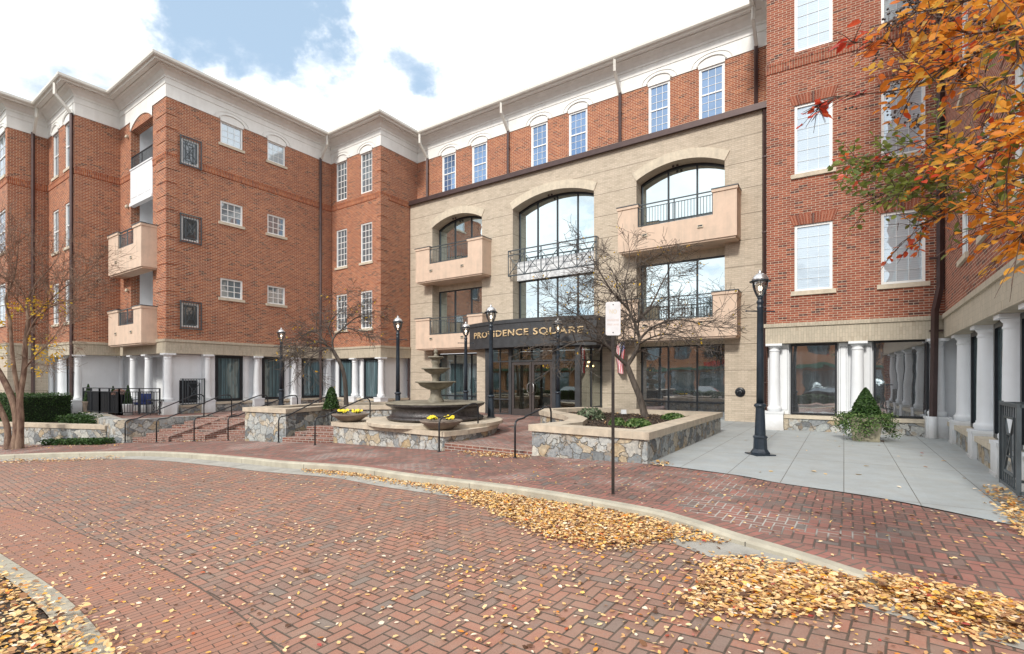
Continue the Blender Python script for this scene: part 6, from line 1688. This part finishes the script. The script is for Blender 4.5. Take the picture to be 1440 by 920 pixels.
# ------------------------------------------------------------------ across the street (seen only mirrored in the windows)
uT=Vector((.8227,-.5685,0));nT=Vector((-.5685,-.8227,0));oT=Vector((1.5,22,0))
def BK_(a,d,z=0):p=oT+uT*a+nT*d;return Vector((p.x,p.y,z))
GZ0=-1.0
fo_=Frame(tuple(BK_(45,62))[:2],tuple(BK_(-55,62))[:2])
ob=thing('shop_building','long low orange brick shop building across the street behind the viewer','building',(fo_.P(50,0,0)[0],fo_.P(50,0,0)[1],GZ0))
bo_=M_brick('orange_brick',(.42,.19,.09),(.33,.14,.07),(.48,.23,.12),(.45,.38,.30))
ops_=[]
for k in range(20):
    ops_.append((2.5+k*4.9,5.0+k*4.9,4.6,6.6,.5))
    ops_.append((1.8+k*4.9,5.7+k*4.9,-.9,2.4))
m=MB();wall(m,fo_,0,fo_.L,GZ0-.5,9.5,ops_,depth=.4);part(ob,'wall',m,bo_)
m=MB()
for o in ops_:fbox(m,fo_,o[0],o[1],-.45,-.38,o[2],o[3]+.5)
part(ob,'glazing',m,MT['g_teal'])
m=MB();fbox(m,fo_,0,fo_.L,.0,1.4,2.7,3.1);part(ob,'awning',m,M_plain('green_awning',(.03,.12,.07),.6))
m=MB();fbox(m,fo_,0,fo_.L,-12,.3,9.5,10.0);part(ob,'roof',m,MT['cream'])
m=MB();fbox(m,fo_,40,54,.02,.12,3.2,4.0);part(ob,'fascia_band',m,M_plain('red_fascia',(.5,.06,.04),.5))
MC=M_leaf('bark_mulch',[(0,(.02,.014,.01)),(.7,(.075,.05,.035)),(1,(.16,.11,.075))],0,.9)
for poly_,zz_,nn_,sd in ((inset(PR,.36),.452,5200,201),(inset(PL,.36),.452,3600,202)):
    xs=[p[0] for p in poly_];ys=[p[1] for p in poly_];r_=np.random.default_rng(sd);C_=[]
    while len(C_)<nn_:
        x,y=r_.uniform(min(xs),max(xs)),r_.uniform(min(ys),max(ys))
        if inpoly(x,y,poly_):C_.append((x,y,zz_+r_.random()*.02))
    C_=np.array(C_);n=len(C_)
    tag(leafmesh('mulch',C_,r_.normal(0,1,(n,3))*[1,1,.25],r_.normal(0,.5,(n,3))+[0,0,1],r_.uniform(.03,.09,n),r_.uniform(.012,.03,n),r_.random(n),MC,fold=.1),'dark bark mulch chips in the planter',kind='stuff')
scatter('leaf_litter',[inset(PR,.4)],120,.055,203,lambda x,y:.47,.01,'few fallen leaves on the mulch of the right planter')
sheet('street',[tuple(BK_(60,30))[:2],tuple(BK_(-60,30))[:2],tuple(BK_(-60,56))[:2],tuple(BK_(60,56))[:2]],lambda x,y:gz(x)-.14,MT['asphalt'])
def car(label,pos,rz,colr,seed):
    c=thing('parked_car',label,'car',pos,rz,group='cars parked across the street')
    mat=M_plain('car_paint_%d'%seed,colr,.25,metal=.3,var=.03)
    low=[(-2.25,.32),(-2.3,.55),(-2.22,.82),(-1.9,.92),(-1.1,.98),(1.0,.96),(1.9,.86),(2.25,.72),(2.3,.5),(2.2,.30)]
    top=[(-1.75,.93),(-1.25,1.36),(-.6,1.45),(.2,1.44),(.75,1.30),(1.35,.95)]
    m=MB();m.smooth=False
    def loft(outline,y0,y1,z_t=None):
        L_=[(x,-y0,z) for x,z in outline];R_=[(x,y0,z) for x,z in outline];n=len(outline)
        for i in range(n-1):m.face([L_[i],L_[i+1],R_[i+1],R_[i]])
        m.face(L_);m.face(R_[::-1]);m.face([L_[-1],L_[0],R_[0],R_[-1]])
    loft(low,.88,.88);part(c,'body',m,mat,local=True)
    m=MB();n=len(top)
    w_=[.80,.66,.62,.62,.66,.80]
    L_=[(x,-w,z) for (x,z),w in zip(top,w_)];R_=[(x,w,z) for (x,z),w in zip(top,w_)]
    for i in range(n-1):m.face([L_[i],L_[i+1],R_[i+1],R_[i]])
    m.face(L_);m.face(R_[::-1]);part(c,'window',m,MT['g_dark'],local=True)
    m=MB();m.box(-1.2,.65,-.6,.6,1.40,1.47);part(c,'roof',m,mat,local=True)
    for x in (-1.4,1.4):
        for y in (-.86,.70):
            m=MB();m.lathe([(.0,0),(.22,.0),(.23,.02),(.33,.02),(.34,.16),(0,.16)],20);m.v=[(x+a,y+z_,.34+b_) for a,b_,z_ in m.v];part(c,'wheel',m,MT['black'],local=True)
    return c
ang=math.atan2(uT.y,uT.x)
for i,(a,d,cc,lab) in enumerate(((-20,44,(.6,.6,.62),'silver car parked across the street, furthest left of the row'),(-11,43.6,(.03,.035,.05),'dark blue car in the row across the street'),(-4,44,(.7,.7,.7),'white car in the row across the street, beside the dark blue one'),(4,43.8,(.35,.36,.38),'grey car in the middle of the row across the street'),(12,44.2,(.02,.02,.02),'black car in the row across the street'),(20,43.7,(.65,.65,.66),'pale car near the right end of the row across the street'),(28,44,(.30,.04,.03),'red car at the right end of the row across the street'))):
    p=BK_(a,d);car(lab,(p.x,p.y,gz(p.x)-.14),ang,cc,i)
PB=dict(segs=(4,4,3),wig=(.15,.2,.25),up=(.06,.04,.0),kids=(5,5,0),ang=((.35,.9),(.4,1.1)),len=((.5,.8),(.4,.8)),rmin=.012)
OLB=M_leaf('street_tree_leaf',[(0,(.28,.12,.04)),(1,(.45,.24,.06))],.3)
for i,(a,d,lab) in enumerate(((-16,38,'street tree with rusty leaves across the road, leftmost of three'),(2,39,'street tree with rusty leaves across the road, middle of three'),(15,37.5,'street tree with rusty leaves across the road, rightmost of three'))):
    b=BK_(a,d);b.z=gz(b.x)-.1
    tr,tips=build_tree(lab,tuple(b),[([b,b+Vector((.1,0,1.2)),b+Vector((0,.1,2.4))],.17,.12)],
      [([b+Vector((0,.1,2.4)),b+Vector((dx*.5,dy*.5,4)),b+Vector((dx,dy,5.6+i*.3))],.10,.03,1.9) for dx,dy in ((1.2,.2),(-1.1,.5),(.2,-1.2),(.1,.3))],PB,0,BK,seed=60+i,every=.7,name='street_tree')
    clusterleaves(tr,tips[::3],5,.14,.22,70+i,OLB)
hg2=thing('low_hedge','long low green hedge between the court and the street behind the viewer','hedge',tuple(BK_(0,35,-1.0)))
def h2(r_):
    a=r_.uniform(-22,22);k=r_.random();
    if k<.5:return np.array(uT*a)+np.array([0,0,r_.uniform(0,1.0)])-np.array(nT)*.5,tuple(-nT)
    return np.array(uT*a)+np.array([0,0,1.0])+np.array(nT)*r_.uniform(-.5,.5),(0,0,1)
lsh(hg2,h2,9000,.12,80,GL);m=MB();m.bar(uT*-22+Vector((0,0,.48)),uT*22+Vector((0,0,.48)),.9,.96);part(hg2,'core',m,dk,local=True)
